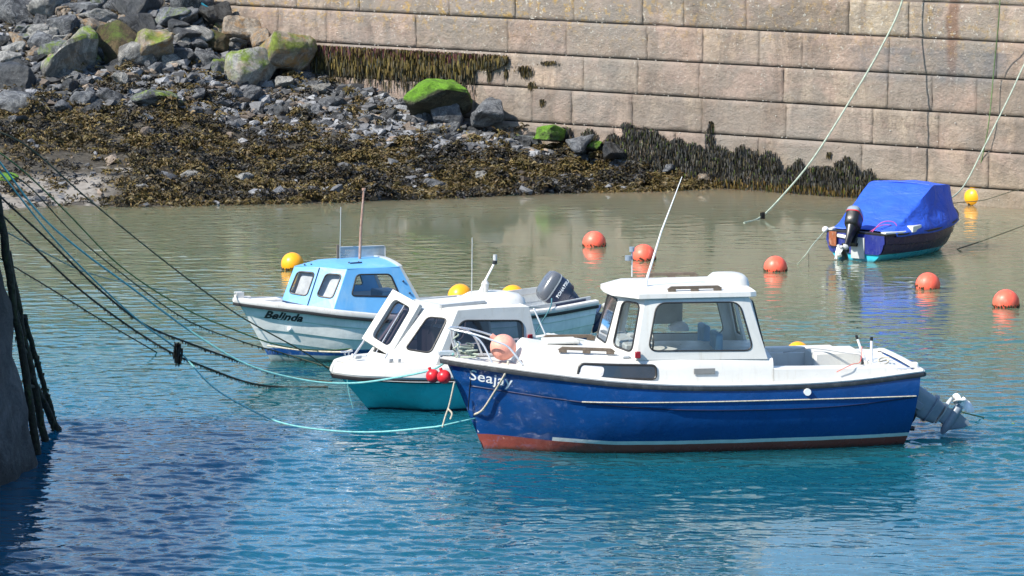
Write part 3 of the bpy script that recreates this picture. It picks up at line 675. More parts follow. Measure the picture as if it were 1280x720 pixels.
def variant(k,mat,slab=1.0):
    key=(k,mat,slab)
    if key not in VAR:
        bm=rockmesh(100+k,slab,cuts=3,npt=15,rough=.9); me=bpy.data.meshes.new('rock'); bm.to_mesh(me); bm.free(); smooth_mesh(me,38); me.materials.append(RM[mat]); VAR[key]=me
    return VAR[key]
def put_rock(name,p,size,mat,k,label,group=None,rot=None,slab=1.0,sink=.22,r=rnd):
    o=bpy.data.objects.new(name,variant(k,mat,slab)); COL.objects.link(o)
    sx,sy,sz=size; o.scale=(sx,sy,sz); o.rotation_euler=rot or (r.uniform(-.25,.25),r.uniform(-.25,.25),r.uniform(0,6.28))
    o.location=Vector(p)+Vector((0,0,sz*(.5*.62*slab-sink*.5)))
    tag(o,label,'rock',group); return o
def px(u,v): return hit(u,v)
# boulders read off the beach, each placed where its foot meets the ground: u, v of the foot, width m, height m, material, label
B=[
 (83,98,1.35,1.45,'palealg','big pale boulder with a bright green slimed front, left of the dark mossy one',.95),
 (140,84,1.05,1.15,'sheen','dark boulder with a mossy top leaning on the big pale green boulder',1),
 (190,90,.98,1.05,'tanalg','tan pointed boulder with yellow green side between two dark weed patches',1),
 (314,113,1.25,1.05,'palealg','pale boulder with a green cap just left of the weed curtain on the wall',1),
 (356,82,1.20,.95,'tanalg','orange tan boulder with green patches at the foot of the wall corner',1),
 (196,140,.92,.62,'greyalg','flat grey rock with a lime green patch on top, alone on the shingle',.8),
 (549,138,1.20,.92,'green','rounded boulder wholly covered in green weed against the wall',1),
 (556,160,.82,.68,'grey','smooth blue grey boulder in front of the round green weeded one',1),
 (607,152,.78,.72,'grey','jagged grey rock right of the round green weeded boulder',1),
 (690,166,.62,.42,'green','low bright green rock at the foot of the wall',.9),
 (737,166,.36,.26,'green','small green topped rock beside the grey one at the wall foot',1),
 (722,176,.80,.42,'grey','flat grey rock between two green ones at the wall foot',.8),
 (657,185,.55,.32,'greyalg','small grey rock with a green tip standing out of the seaweed',1),
 (133,132,.70,.45,'grey','grey slab half hidden by weed left of the flat lime patched rock',1),
 (85,118,.50,.35,'dark','dark wedge rock under the big pale green boulder',1),
 (145,92,.40,.40,'dark','dark round stone below the mossy topped boulder',1),
 (305,45,.75,.6,'tan','orange streaked rock beside the blue rag at the wall corner',1),
 (240,18,1.15,.9,'grey','large blue grey boulder at the top beside the wall end',1),
 (215,42,.85,.62,'greyalg','mottled grey boulder below the blue rag',1),
 (270,30,.75,.6,'dark','dark rock wedged against the end of the wall',1),
 (175,28,1.0,.8,'dark','dark fractured boulder at the top between two light ones',1),
 (148,22,.8,.62,'grey','grey boulder at the top with a flat upper face',.8),
 (105,18,1.1,.7,'grey','long grey slab lying across the top of the rock pile',.7),
 (60,24,.9,.7,'pale','pale grey block at the top of the rock pile',1),
 (20,30,1.0,.75,'grey','broad grey boulder in the top corner of the rock pile',1),
 (82,48,.9,.6,'grey','blue grey boulder above the big pale green boulder',1),
 (118,46,.7,.5,'tan','tan lichened rock above the mossy topped boulder',1),
 (22,62,.55,.42,'tan','orange brown rock among grey ones near the left edge',1),
 (45,55,.65,.45,'greyalg','mottled grey rock above the brown weed patch',1),
 (150,55,.55,.4,'tan','small orange tan rock behind the pointed boulder',1),
 (222,50,.7,.5,'dark','dark rock under the mottled boulder',1),
 (265,62,.75,.6,'sheen','brown weed covered rock right of the pointed boulder',1),
 (285,58,.7,.6,'tanalg','yellow green rock behind the pale green capped boulder',1),
 (330,55,.6,.5,'tan','tan rock touching the lowest course of the wall',1),
 (275,95,.6,.45,'greyalg','yellow green stained rock left of the pale green capped boulder',1),
 (8,120,.95,.8,'dark','dark boulder at the left edge above the seaweed',1),
 (20,145,.8,.6,'grey','grey boulder at the left edge beside the seaweed',1),
 (415,138,.62,.4,'grey','flat grey rock on the shingle before the weed curtain',.8),
 (398,118,.5,.35,'pale','pale rock on the shingle before the weed curtain',1),
 (245,128,.5,.36,'grey','grey rock with a sharp edge right of the lime patched one',1),
 (305,228,.34,.24,'pale','pale stone half sunk in the seaweed near the water',1),
 (236,225,.36,.22,'pale','rounded pale stone in the seaweed left of centre',1),
 (178,238,.26,.16,'pale','small pale stone close above the mud flat',1),
 (268,210,.42,.14,'pale','long flat pale stone lying in the seaweed',.7),
 (604,226,.36,.24,'pale','pale stone in the seaweed below the wall foot',1),
 (545,238,.42,.28,'grey','grey stone at the water edge in the seaweed',1),
 (8,228,.55,.22,'green','bright green weeded rock on the mud at the left edge',.8),
 (600,172,.50,.35,'dark','dark wet stone below the jagged grey rock',1),
 (765,182,.5,.4,'dark','dark stone where the hanging kelp begins',1),
 (705,218,.5,.3,'dark','black weeded stone low on the beach',1),
 (735,190,.3,.2,'grey','small grey stone below the flat rock at the wall foot',1),
 (835,212,.3,.2,'grey','small grey stone under the hanging kelp',1),
 (880,222,.28,.2,'tan','tan stone at the very end of the beach by the wall',1),
]
for i,(u,v,wd,hh,mt,lab,slab) in enumerate(B):
    p=px(u,v)
    if p is None: p=Vector(ad(u,v,56))
    name='boulder' if wd>.7 else 'rock'
    q=p+Vector((0,wd*.3,0)); q.y=min(q.y,wallY(q.x)-wd*.62); put_rock(name,q,(wd*1.12,wd*1.0,hh*1.35),mt,6 if i==6 else (i*7+3)%16,lab,slab=slab,sink=.15,rot=(rnd.uniform(-.12,.12),rnd.uniform(-.12,.12),rnd.uniform(0,6.28)))
def scatter(n,umin,umax,vtop,vbot,smin,smax,mats,label,group,name='rock',seed=1):
    r=random.Random(seed); got=0; tries=0
    while got<n and tries<n*20:
        tries+=1; u=r.uniform(umin,umax); a,b=interp(u,vtop),interp(u,vbot); v=a+(b-a)*r.random()
        p=hit(u,v)
        if p is None or sOf(p.x,p.y)>.97: continue
        sz=smin*(smax/smin)**(r.random()**1.5)
        mt=r.choice(mats); got+=1
        put_rock(name,p,(sz,sz*r.uniform(.7,1),sz*r.uniform(.6,1.15)),mt,r.randint(0,15),label[mt],group,r=r,sink=.3)
VT=[(0,0),(380,0),(381,100),(640,150)]; 
scatter(100,0,300,[(0,-14),(300,-14)],[(0,95),(150,84),(300,80)],.34,.95,['grey','grey','dark','pale','pale','tan','greyalg'],
 {'grey':'blue grey boulder in the jumble at the top of the beach','dark':'dark boulder in the jumble at the top of the beach','pale':'pale boulder in the jumble at the top of the beach','tan':'tan lichened boulder in the jumble at the top of the beach','greyalg':'grey boulder tinged with algae in the jumble at the top of the beach'},'boulders piled at the top of the beach','boulder',21)
scatter(124,0,700,[(0,88),(260,80),(390,95),(600,130),(700,160)],[(0,152),(200,150),(420,152),(600,184),(700,190)],.20,.58,['grey','grey','pale','dark','grey'],
 {'grey':'angular blue grey stone in the shingle band below the boulders','dark':'dark angular stone in the shingle band below the boulders','pale':'light angular stone in the shingle band below the boulders'},'stones of the shingle band','rock',22)
scatter(20,60,860,[(60,165),(500,165),(860,205)],[(60,235),(400,240),(860,230)],.10,.24,['pale','grey','dark','grey'],
 {'grey':'grey stone lying among the brown seaweed','dark':'dark stone lying among the brown seaweed','pale':'pale stone lying among the brown seaweed'},'stones among the seaweed','rock',23)
def rubble():
    r=random.Random(31); vs=[]; protos=[]
    for k in range(10):
        bm=rockmesh(300+k,.8,cuts=0,npt=11); bm.verts.index_update(); bmesh.ops.triangulate(bm,faces=bm.faces)
        protos.append(([v.co.copy() for v in bm.verts],[[v.index for v in f.verts] for f in bm.faces])); bm.free()
    V=[];Fc=[];C=[]; n=0; tr=0
    while n<9000 and tr<90000:
        tr+=1; X=r.uniform(-12,2.5); ys,yw=Ysh(X),wallY(X)
        if yw-ys<.3: continue
        s=r.random(); lim=interp(X,[(-12,.42),(-9,.50),(-7,.55),(-4,.55),(-1,.62),(1,.85),(4,1)])
        if s<lim and r.random()>.035: continue
        Y=ys+s*(yw-ys); z=zt(X,Y); n+=1
        sz=.055*(5.0**(r.random()**1.7)); P,Q=r.choice(protos); rot=Matrix.Rotation(r.uniform(0,6.28),3,'Z')@Matrix.Rotation(r.uniform(-.6,.6),3,'X')
        base=len(V); off=Vector((X,Y,z+sz*r.uniform(0,.3)))
        for p in P: V.append(tuple(off+rot@(p*sz*1.3)))
        g=r.choice((.035,.06,.09,.12,.17,.24)); c=(g,g*1.03,g*1.1) if r.random()<.85 else (g*1.2,g*.95,g*.75)
        for q in Q: Fc.append(tuple(base+i for i in q)); C.append(c)
    me=bpy.data.meshes.new('shingle'); me.from_pydata(V,[],Fc); me.update()
    ca=me.color_attributes.new('tint','FLOAT_COLOR','CORNER'); buf=np.ones((len(Fc)*3,4),dtype=np.float32); buf[:,:3]=np.repeat(np.array(C,dtype=np.float32),3,axis=0); ca.data.foreach_set('color',buf.ravel())
    m,nt,b,out=newmat('shingle_stone'); N=NB(nt); a=N.n('ShaderNodeAttribute'); a.attribute_name='tint'; co=N.coord()
    N.l(N.mix(1,a.outputs['Color'],N.ramp(N.noise(co,14,6,.7),[(.3,.6),(.7,1.35)]),'MULTIPLY'),b.inputs['Base Color']); b.inputs['Roughness'].default_value=.7; N.bump(N.noise(co,40,5),1,.02,b)
    me.materials.append(m); o=bpy.data.objects.new('shingle',me); COL.objects.link(o); tag(o,'loose grey shingle between the boulders and the seaweed','shingle',kind='stuff')
rubble()
# blue rag of rope on the boulders
bm=bmesh.new(); a=px(236,20)+Vector((0,-.35,.45)); b_=px(268,32)+Vector((0,-.3,.35))
tube(bm,catmull([a,a.lerp(b_,.3)+Vector((0,0,.05)),a.lerp(b_,.65)+Vector((0,-.05,-.02)),b_],14),lambda t:.035*(1-.5*t),6)
tag(link('rope_end',bm,simple('blue_netting',(.03,.28,.38),.8,var=.3)),'scrap of bright blue rope lying over the top boulders','rope scrap')
# ================================================================ BUOYS
def buoy(u,vw,rad,mat,label,group,sub=.35,tilt=0,ring=True):
    p=at(u,vw,0); p=p+Vector((0,rad*.8,0)); z=rad*(1-2*sub)
    t=empty('buoy',(p.x,p.y,z)); tag(t,label,'buoy',group)
    t.rotation_euler=(tilt,tilt*.5,rnd.uniform(0,3))
    bm=bmesh.new(); ball(bm,(0,0,0),rad,32,20); link('float',bm,M[mat],t)
    
    if ring:
        zr=-z; R0=math.sqrt(max(.01,rad*rad-zr*zr)); bm=bmesh.new(); r=random.Random(int(u))
        for k in range(46):
            a=r.uniform(0,6.283); zz=zr+abs(r.gauss(.018,.012)); R1=math.sqrt(max(1e-4,rad*rad-zz*zz)); ball(bm,(R1*math.cos(a),R1*math.sin(a),zz),r.uniform(.008,.02),6,4,scale=(1,1,1.2))
        link('weed_growth',bm,M['weedring'],t)['kind']='stuff'
og='orange mooring buoys on the water'
buoy(743,309,.205,'orange','orange buoy floating by itself in mid harbour, nearest the beach',og)
buoy(805,326,.205,'orange','orange buoy floating behind the white aerial of the blue hulled boat',og)
buoy(970,340,.195,'orange','orange buoy between the white wheelhouse roof and the boat under the blue cover',og)
buoy(1161,362,.20,'orange','orange buoy just in front of the boat under the blue cover',og,tilt=.12)
buoy(1259,385,.21,'orange','orange buoy nearest the right edge of the photo',og)
yg='yellow mooring buoys'
buoy(365,338,.19,'yellow','yellow buoy floating behind the bow of the boat with the light blue cabin',yg,sub=.25)
buoy(575,381,.195,'yellow','yellow buoy showing over the roof of the white cabin boat with the teal hull',yg,sub=.2)
buoy(641,383,.20,'yellow','yellow buoy half hidden between the white cabin roof and the tilted outboard',yg,sub=.2)
buoy(998,452,.17,'yellow','yellow float just showing over the aft deck of the blue hulled boat',yg,sub=.2)
buoy(1220,257,.215,'yellow','dull yellow buoy hanging at the foot of the harbour wall',yg,sub=.15)
# ================================================================ ROPES
def rope(label,pts,r,mat,n=60,weed=0,name='mooring_rope',weedcol=(.04,.035,.015),wr=(0,1)):
    """pts: (u,v,Y) read in the photo at a real distance Y, or a world Vector"""
    P=[]
    for p in pts:
        if isinstance(p,Vector): P.append(p); continue
        u,v,Y=p; g=at(u,v,0)
        if Y is None: P.append(g+Vector((0,0,.005))); continue
        Y=depth(Y); P.append(aty(u,v,Y) if Y<g.y else g+Vector((0,0,.005)))
    o0=P[0].copy(); C_=catmull([p-o0 for p in P],n); bm=bmesh.new(); tube(bm,C_,r,7)
    ob=link(name,bm,M[mat]); ob.location=o0; tag(ob,label,'rope','mooring ropes and lines')
    if weed:
        rr=random.Random(int(r*1e5)+len(label)); V=[];Fc=[];C=[]
        for i in range(weed):
            k=rr.gauss(.62,.17)%1.0; q=C_[min(int(k*n),n-1)].lerp(C_[min(int(k*n)+1,n)],rr.random()); ribbon(V,Fc,C,q,rr.uniform(.015,.055),.006,rr,weedcol,seg=2)
        ribbons('weed',V,Fc,C,ob)
    return ob
# ================================================================ BOAT TOOLS   local +x forward, +y port, z=0 waterline
class Hull:
    def __init__(s,st,ns=64,nt=40,saw=0,sawamp=.012,rake_bow=(1.2,3.2,.5),rake_stern=(-2.65,.1),step=None,chine=False):
        """st: (x, y_sheer, z_sheer, y_bilge, z_bilge, z_keel)"""
        s.st=st; s.xs=[a[0] for a in st]; s.x0,s.x1=st[0][0],st[-1][0]
        xs=[s.x0+(s.x1-s.x0)*(1-(1-i/ns)**1.35) for i in range(ns+1)]
        s.rows=[]
        for x in xs:
            ys,zs,yb,zb,zk=s.par(x); row=[]
            P=[(ys,zs),(ys*.45+yb*.62,zs+(zb-zs)*.55),(yb*.95,zb-.02),(0,zk)]
            for j in range(nt+1):
                t=j/nt; a=(1-t)**3; b=3*(1-t)**2*t; c=3*(1-t)*t*t; d=t**3
                y=a*P[0][0]+b*P[1][0]+c*P[2][0]+d*P[3][0]; z=a*P[0][1]+b*P[1][1]+c*P[2][1]+d*P[3][1]
                if chine:
                    if t<.5: k=t*2; y=ys+(yb-ys)*k; z=zs+(zb-zs)*k; y+=.02*math.sin(math.pi*k)*min(1,yb*2)
                    else: k=t*2-1; y=yb*(1-k); z=zb+(zk-zb)*k
                if saw and y>.03:
                    q=(t*saw)%1; y+=sawamp*(q-.5)*min(1,y/.15)
                if step and y>.04 and z>zs-step: y+=.022
                f=max(0,min(1,(x-rake_bow[0])/(rake_bow[1]-rake_bow[0]))); f=f*f*(3-2*f)
                dz=(zs-z); xx=x-f*rake_bow[2]*(dz/1.2)**.95 if dz>0 else x
                g=max(0,1-(x-rake_stern[0])/.5); xx+=g*rake_stern[1]*dz
                row.append(Vector((xx,max(y,0),z)))
            s.rows.append(row)
    def par(s,x):
        # smooth interpolation
        P=s.st; i=0
        while i<len(P)-2 and x>P[i+1][0]: i+=1
        a,b=P[i],P[i+1]; p=P[i-1] if i>0 else a; q=P[i+2] if i+2<len(P) else b
        t=(x-a[0])/(b[0]-a[0]); o=[]
        for k in range(1,6):
            m0=(b[k]-p[k])/(b[0]-p[0])*(b[0]-a[0]) if i>0 else (b[k]-a[k]); m1=(q[k]-a[k])/(q[0]-a[0])*(b[0]-a[0]) if i+2<len(P) else (b[k]-a[k])
            if i+2>=len(P) and k in(1,3): m1=(b[k]-a[k])*1.5
            h=(2*t**3-3*t*t+1)*a[k]+(t**3-2*t*t+t)*m0+(-2*t**3+3*t*t)*b[k]+(t**3-t*t)*m1; o.append(max(h,0) if k in (1,3) else h)
        return o
    def sheer(s,x): ys,zs=s.par(x)[:2]; return ys,zs
    def mesh(s,bm,port=True,star=True):
        n=len(s.rows); m=len(s.rows[0])
        vs={}
        for sg in ((1,) if not star else (1,-1)):
            g=[[bm.verts.new(Vector((p.x,p.y*sg,p.z))) for p in row] for row in s.rows]; vs[sg]=g
            for i in range(n-1):
                for j in range(m-1):
                    q=(g[i][j],g[i][j+1],g[i+1][j+1],g[i+1][j]) if sg==1 else (g[i][j],g[i+1][j],g[i+1][j+1],g[i][j+1])
                    bm.faces.new(q)
        a,b=vs[1][0],vs[-1][0]
        for j in range(m-1): 
            try: bm.faces.new((a[j],b[j],b[j+1],a[j+1]))
            except ValueError: pass
        bmesh.ops.remove_doubles(bm,verts=bm.verts,dist=1e-4)
    def bvh(s):
        bm=bmesh.new(); s.mesh(bm); t=BVHTree.FromBMesh(bm); bm.free(); return t
    def side(s,x,z,out=.004,sg=1):
        if not hasattr(s,'_b'): s._b=s.bvh()
        h=s._b.ray_cast(Vector((x,6*sg,z)),Vector((0,-sg,0)))
        return Vector((x,h[0].y+out*sg,z)) if h[0] is not None else Vector((x,0,z))
    def sheerline(s,xa,xb,n=40,inset=0,dz=0,sg=1):
        out=[]
        for i in range(n+1):
            x=xa+(xb-xa)*i/n; y,z=s.sheer(x); out.append(Vector((x,max(y-inset,0)*sg,z+dz)))
        return out
    def deck(s,bm,xa,xb,inset=.02,dz=-.02,camber=.04,n=30,m=8):
        rows=[]
        for i in range(n+1):
            x=xa+(xb-xa)*i/n; y,z=s.sheer(x); y=max(y-inset,.003)
            rows.append([bm.verts.new(Vector((x,y*(1-2*j/m),z+dz+camber*(1-(1-2*j/m)**2)*min(1,y)))) for j in range(m+1)])
        for i in range(n):
            for j in range(m): bm.faces.new((rows[i][j],rows[i][j+1],rows[i+1][j+1],rows[i+1][j]))
def rail(h,xa,xb,prof,mat,name,parent,n=44,dz=0,both=True,bevel=0,stern=False):
    bm=bmesh.new()
    for sg in ((1,-1) if both else (1,)):
        path=h.sheerline(xa,xb,n,0,dz,sg)
        pr=prof if sg==-1 else [(-a,b) for a,b in prof]
        # travel aft->fore: left normal is +y (port); profile 'out' means away from the centreline
        pr=[(a,b) for a,b in prof] if sg==1 else [(-a,b) for a,b in prof]
        sweep(bm,path,pr)
    if stern:
        y,z=h.sheer(xa); pth=[Vector((xa,-y,z+dz)),Vector((xa,-y*.5,z+dz+.01)),Vector((xa,0,z+dz+.015)),Vector((xa,y*.5,z+dz+.01)),Vector((xa,y,z+dz))]; sweep(bm,pth,prof)
    bmesh.ops.recalc_face_normals(bm,faces=bm.faces)
    return link(name,bm,mat,parent,ang=40,bevel=bevel,weld=False)
def rquad(c,r,k=5):
    """rounded polygon through 3D corner points"""
    c=[Vector(p) for p in c]; n=len(c); out=[]
    for i in range(n):
        p=c[i]; a=c[i-1]; b=c[(i+1)%n]; ra=min(r,(a-p).length*.45); rb=min(r,(b-p).length*.45)
        s=p+(a-p).normalized()*ra; e=p+(b-p).normalized()*rb
        out.append([s*(1-t)**2+p*2*t*(1-t)+e*t*t for t in [j/k for j in range(k+1)]])
    return out
def window_wall(bm,outer,inner,r,parent=None,glassmat=None,frame=.012,framemat=None,label=None,curt=None):
    """wall face with a real opening; adds window (frame) > pane as children"""
    arcs=rquad(inner,r); n=len(outer); ov=[bm.verts.new(Vector(p)) for p in outer]; iv=[[bm.verts.new(p) for p in a] for a in arcs]
    for i in range(n):
        for j in range(len(iv[i])-1): bm.faces.new((ov[i],iv[i][j],iv[i][j+1]))
        k=(i+1)%n; bm.faces.new((ov[i],iv[i][-1],iv[k][0],ov[k]))
    loop=[p for a in arcs for p in a]
    win(loop,parent,glassmat,frame,framemat,label)
def win(loop,parent,glassmat=None,frame=.012,framemat=None,label=None):
    b2=bmesh.new(); tube(b2,loop+[loop[0],loop[1]],frame,6,caps=False)
    w_=link('window',b2,framemat or M['rubber'],parent,weld=False)
    if label: w_['label']=label
    b3=bmesh.new(); poly(b3,loop); bmesh.ops.triangulate(b3,faces=b3.faces); link('pane',b3,glassmat or M['glass'],w_,smooth=False)
    return w_
def text(s,size,mapf,mat,parent,name='lettering',shear=0,offset=0,spacing=1,ext=.0):
    c=bpy.data.curves.new('t','FONT'); c.body=s; c.size=size; c.shear=shear; c.offset=offset; c.space_character=spacing; c.resolution_u=4
    o=bpy.data.objects.new('t',c); COL.objects.link(o); dg=bpy.context.evaluated_depsgraph_get()
    me=bpy.data.meshes.new_from_object(o.evaluated_get(dg)); bpy.data.objects.remove(o); bpy.data.curves.remove(c)
    bm=bmesh.new(); bm.from_mesh(me)
    bmesh.ops.triangulate(bm,faces=bm.faces); long=[e for e in bm.edges if e.calc_length()>size*.25]
    bmesh.ops.subdivide_edges(bm,edges=long,cuts=2); bmesh.ops.triangulate(bm,faces=bm.faces)
    for v in bm.verts: v.co=mapf(v.co.x,v.co.y)
    return link(name,bm,mat,parent,smooth=False,weld=False)
def grabrail(p0,p1,up,parent,mat,h=.055,w=.03,holes=2):
    """wooden rail with hand holes: tapered bar standing on feet"""
    p0,p1=Vector(p0),Vector(p1); d=p1-p0; L=d.length; up=Vector(up); bm=bmesh.new()
    t=d.normalized(); s=t.cross(up).normalized(); 
    def bar(a,b,z0,z1,ta=0,tb=0):
        pts=[]
        for sg in (-1,1):
            pts.append([bm.verts.new(p0+t*x+up*z+s*sg*w/2) for x,z in ((a-ta,z0),(b+tb,z0),(b,z1),(a,z1))])
        A,B_=pts
        bm.faces.new(A[::-1]); bm.faces.new(B_)
        for i in range(4): bm.faces.new((A[i],A[(i+1)%4],B_[(i+1)%4],B_[i]))
    e=.10; bar(e,L-e,h*.45,h,e*.6,e*.6)
    foot=.10; 
    for i in range(holes+1):
        c=e*.6+(L-e*1.2-foot)*i/holes; bar(c,c+foot,0,h*.5)
    bmesh.ops.recalc_face_normals(bm,faces=bm.faces)
    return link('grab_rail',bm,mat,parent,smooth=False,weld=False,bevel=.006)
def outboard(parent,loc,tilt,cowlmats,legmat,scale=1,leglen=.75,cowl=True,prop='silver',yaw=0,txt=None,name='outboard_motor',drive=False):
    o=empty(name,loc,parent=parent,ry=tilt,rz=yaw); o.scale=(scale,)*3
    if cowl:
        bm=bmesh.new(); superloft(bm,[(.10,-.30,0,.20,.13,3.2),(.14,-.30,0,.25,.165,3.4),(.30,-.30,0,.265,.175,3.6),(.46,-.305,0,.265,.175,3.6)]); link('cowling',bm,cowlmats[0],o,ang=50)
        bm=bmesh.new(); superloft(bm,[(.463,-.305,0,.27,.18,3.6),(.485,-.305,0,.27,.18,3.6),(.55,-.31,0,.255,.17,3.4),(.595,-.315,0,.22,.145,3.0),(.615,-.32,0,.16,.10,2.6)]); link('cowling_top',bm,cowlmats[1],o,ang=50)
        bm=bmesh.new(); superloft(bm,[(.435,-.305,0,.272,.182,3.6),(.458,-.305,0,.272,.182,3.6)]); link('trim_band',bm,cowlmats[2],o)
        if txt: text(txt,.078,lambda x,y:Vector((-.185-x,.1835,.30+y)),M['whitetext'],o,shear=.25,offset=.003)
    bm=bmesh.new()
    if not drive:
        superloft(bm,[(-.50,-.33,0,.10,.035,2.6),(-.35,-.32,0,.12,.055,2.6),(-.1,-.31,0,.14,.075,3),(.10,-.30,0,.20,.12,3)],20)
        box(bm,(-.07,0,-.05),(.12,.22,.30)); box(bm,(-.20,0,.0),(.22,.10,.16))
    else:
        superloft(bm,[(-.48,-.30,0,.15,.06,3.4),(-.34,-.29,0,.17,.10,4),(-.05,-.27,0,.20,.14,4.5),(.10,-.26,0,.19,.15,4.5),(.17,-.24,0,.15,.12,4)],24)
        superloft(bm,[(-.352,-.30,0,.20,.125,3.6),(-.325,-.30,0,.20,.125,3.6)],24)
        box(bm,(-.24,.16,-.08),(.10,.05,.22)); box(bm,(-.02,0,.0),(.10,.3,.34))
    link('leg',bm,legmat,o,ang=45,bevel=.008)
    bm=bmesh.new(); superloft(bm,[(-.515,-.37,0,.20,.075,2.4),(-.50,-.37,0,.205,.08,2.4)],20); link('cavitation_plate',bm,M['lightgrey'] if drive else legmat,o)
    bm=bmesh.new()
    mt=Matrix.Translation((0,0,-.66))@Matrix.Rotation(R(90),4,'Y')
    superloft(bm,[(-.56,0,0,.035,.035,2),(-.52,0,0,.055,.055,2),(-.40,0,0,.068,.068,2),(-.25,0,0,.066,.066,2),(-.15,0,0,.045,.045,2),(-.10,0,0,.012,.012,2)],16,mat=mt)
    superloft(bm,[(-.66,-.33,0,.12,.03,2.2),(-.50,-.33,0,.11,.035,2.4)],18)
    superloft(bm,[(-.90,-.40,0,.03,.006,2.2),(-.86,-.38,0,.06,.009,2.2),(-.70,-.32,0,.14,.02,2.2)],16)
    link('gearcase',bm,legmat,o,ang=45)
    bm=bmesh.new(); hx=-.59; tube(bm,[(-.54,0,-.66),(-.66,0,-.66)],lambda t:.038*(1-.25*t),14)
    PR=1.35 if drive else 1
    for k in range(3):
        a=k*2*math.pi/3+.5; prev=None
        for j in range(8):
            rr=.03+.125*PR*j/7; wdt=.028+.05*PR*math.sin(math.pi*min(1,(j+.6)/7.5)); pit=1.0-.5*j/7
            ct=Vector((hx,rr*math.cos(a),-.66+rr*math.sin(a))); tg=Vector((0,-math.sin(a),math.cos(a)))*math.cos(pit)+Vector((1,0,0))*math.sin(pit)
            sw=Vector((0,-math.sin(a),math.cos(a)))*.02*j/7
            A_,B2=bm.verts.new(ct-tg*wdt+sw),bm.verts.new(ct+tg*wdt+sw)
            if prev: bm.faces.new((prev[0],prev[1],B2,A_))
            prev=(A_,B2)
    link('propeller',bm,M[prop],o,solid=.006,offset=0,weld=False)
    if not drive:
        bm=bmesh.new(); box(bm,(.02,0,.06),(.07,.26,.04)); box(bm,(.045,0,-.06),(.02,.24,.24)); tube(bm,[(.06,-.08,-.1),(.10,-.08,-.1)],.018); tube(bm,[(.06,.08,-.1),(.10,.08,-.1)],.018); link('clamp_bracket',bm,M['black'],o,smooth=False)
    return o
def cleat(parent,p,ang=0):
    bm=bmesh.new(); c=math.cos(ang);s=math.sin(ang); d=Vector((c,s,0)); p=Vector(p)
    tube(bm,[p-d*.09+Vector((0,0,.05)),p-d*.04+Vector((0,0,.045)),p+d*.04+Vector((0,0,.045)),p+d*.09+Vector((0,0,.05))],.012,8)
    for k in (-.03,.03): tube(bm,[p+d*k,p+d*k+Vector((0,0,.045))],.011,8)
    return link('cleat',bm,M['steel'],parent)
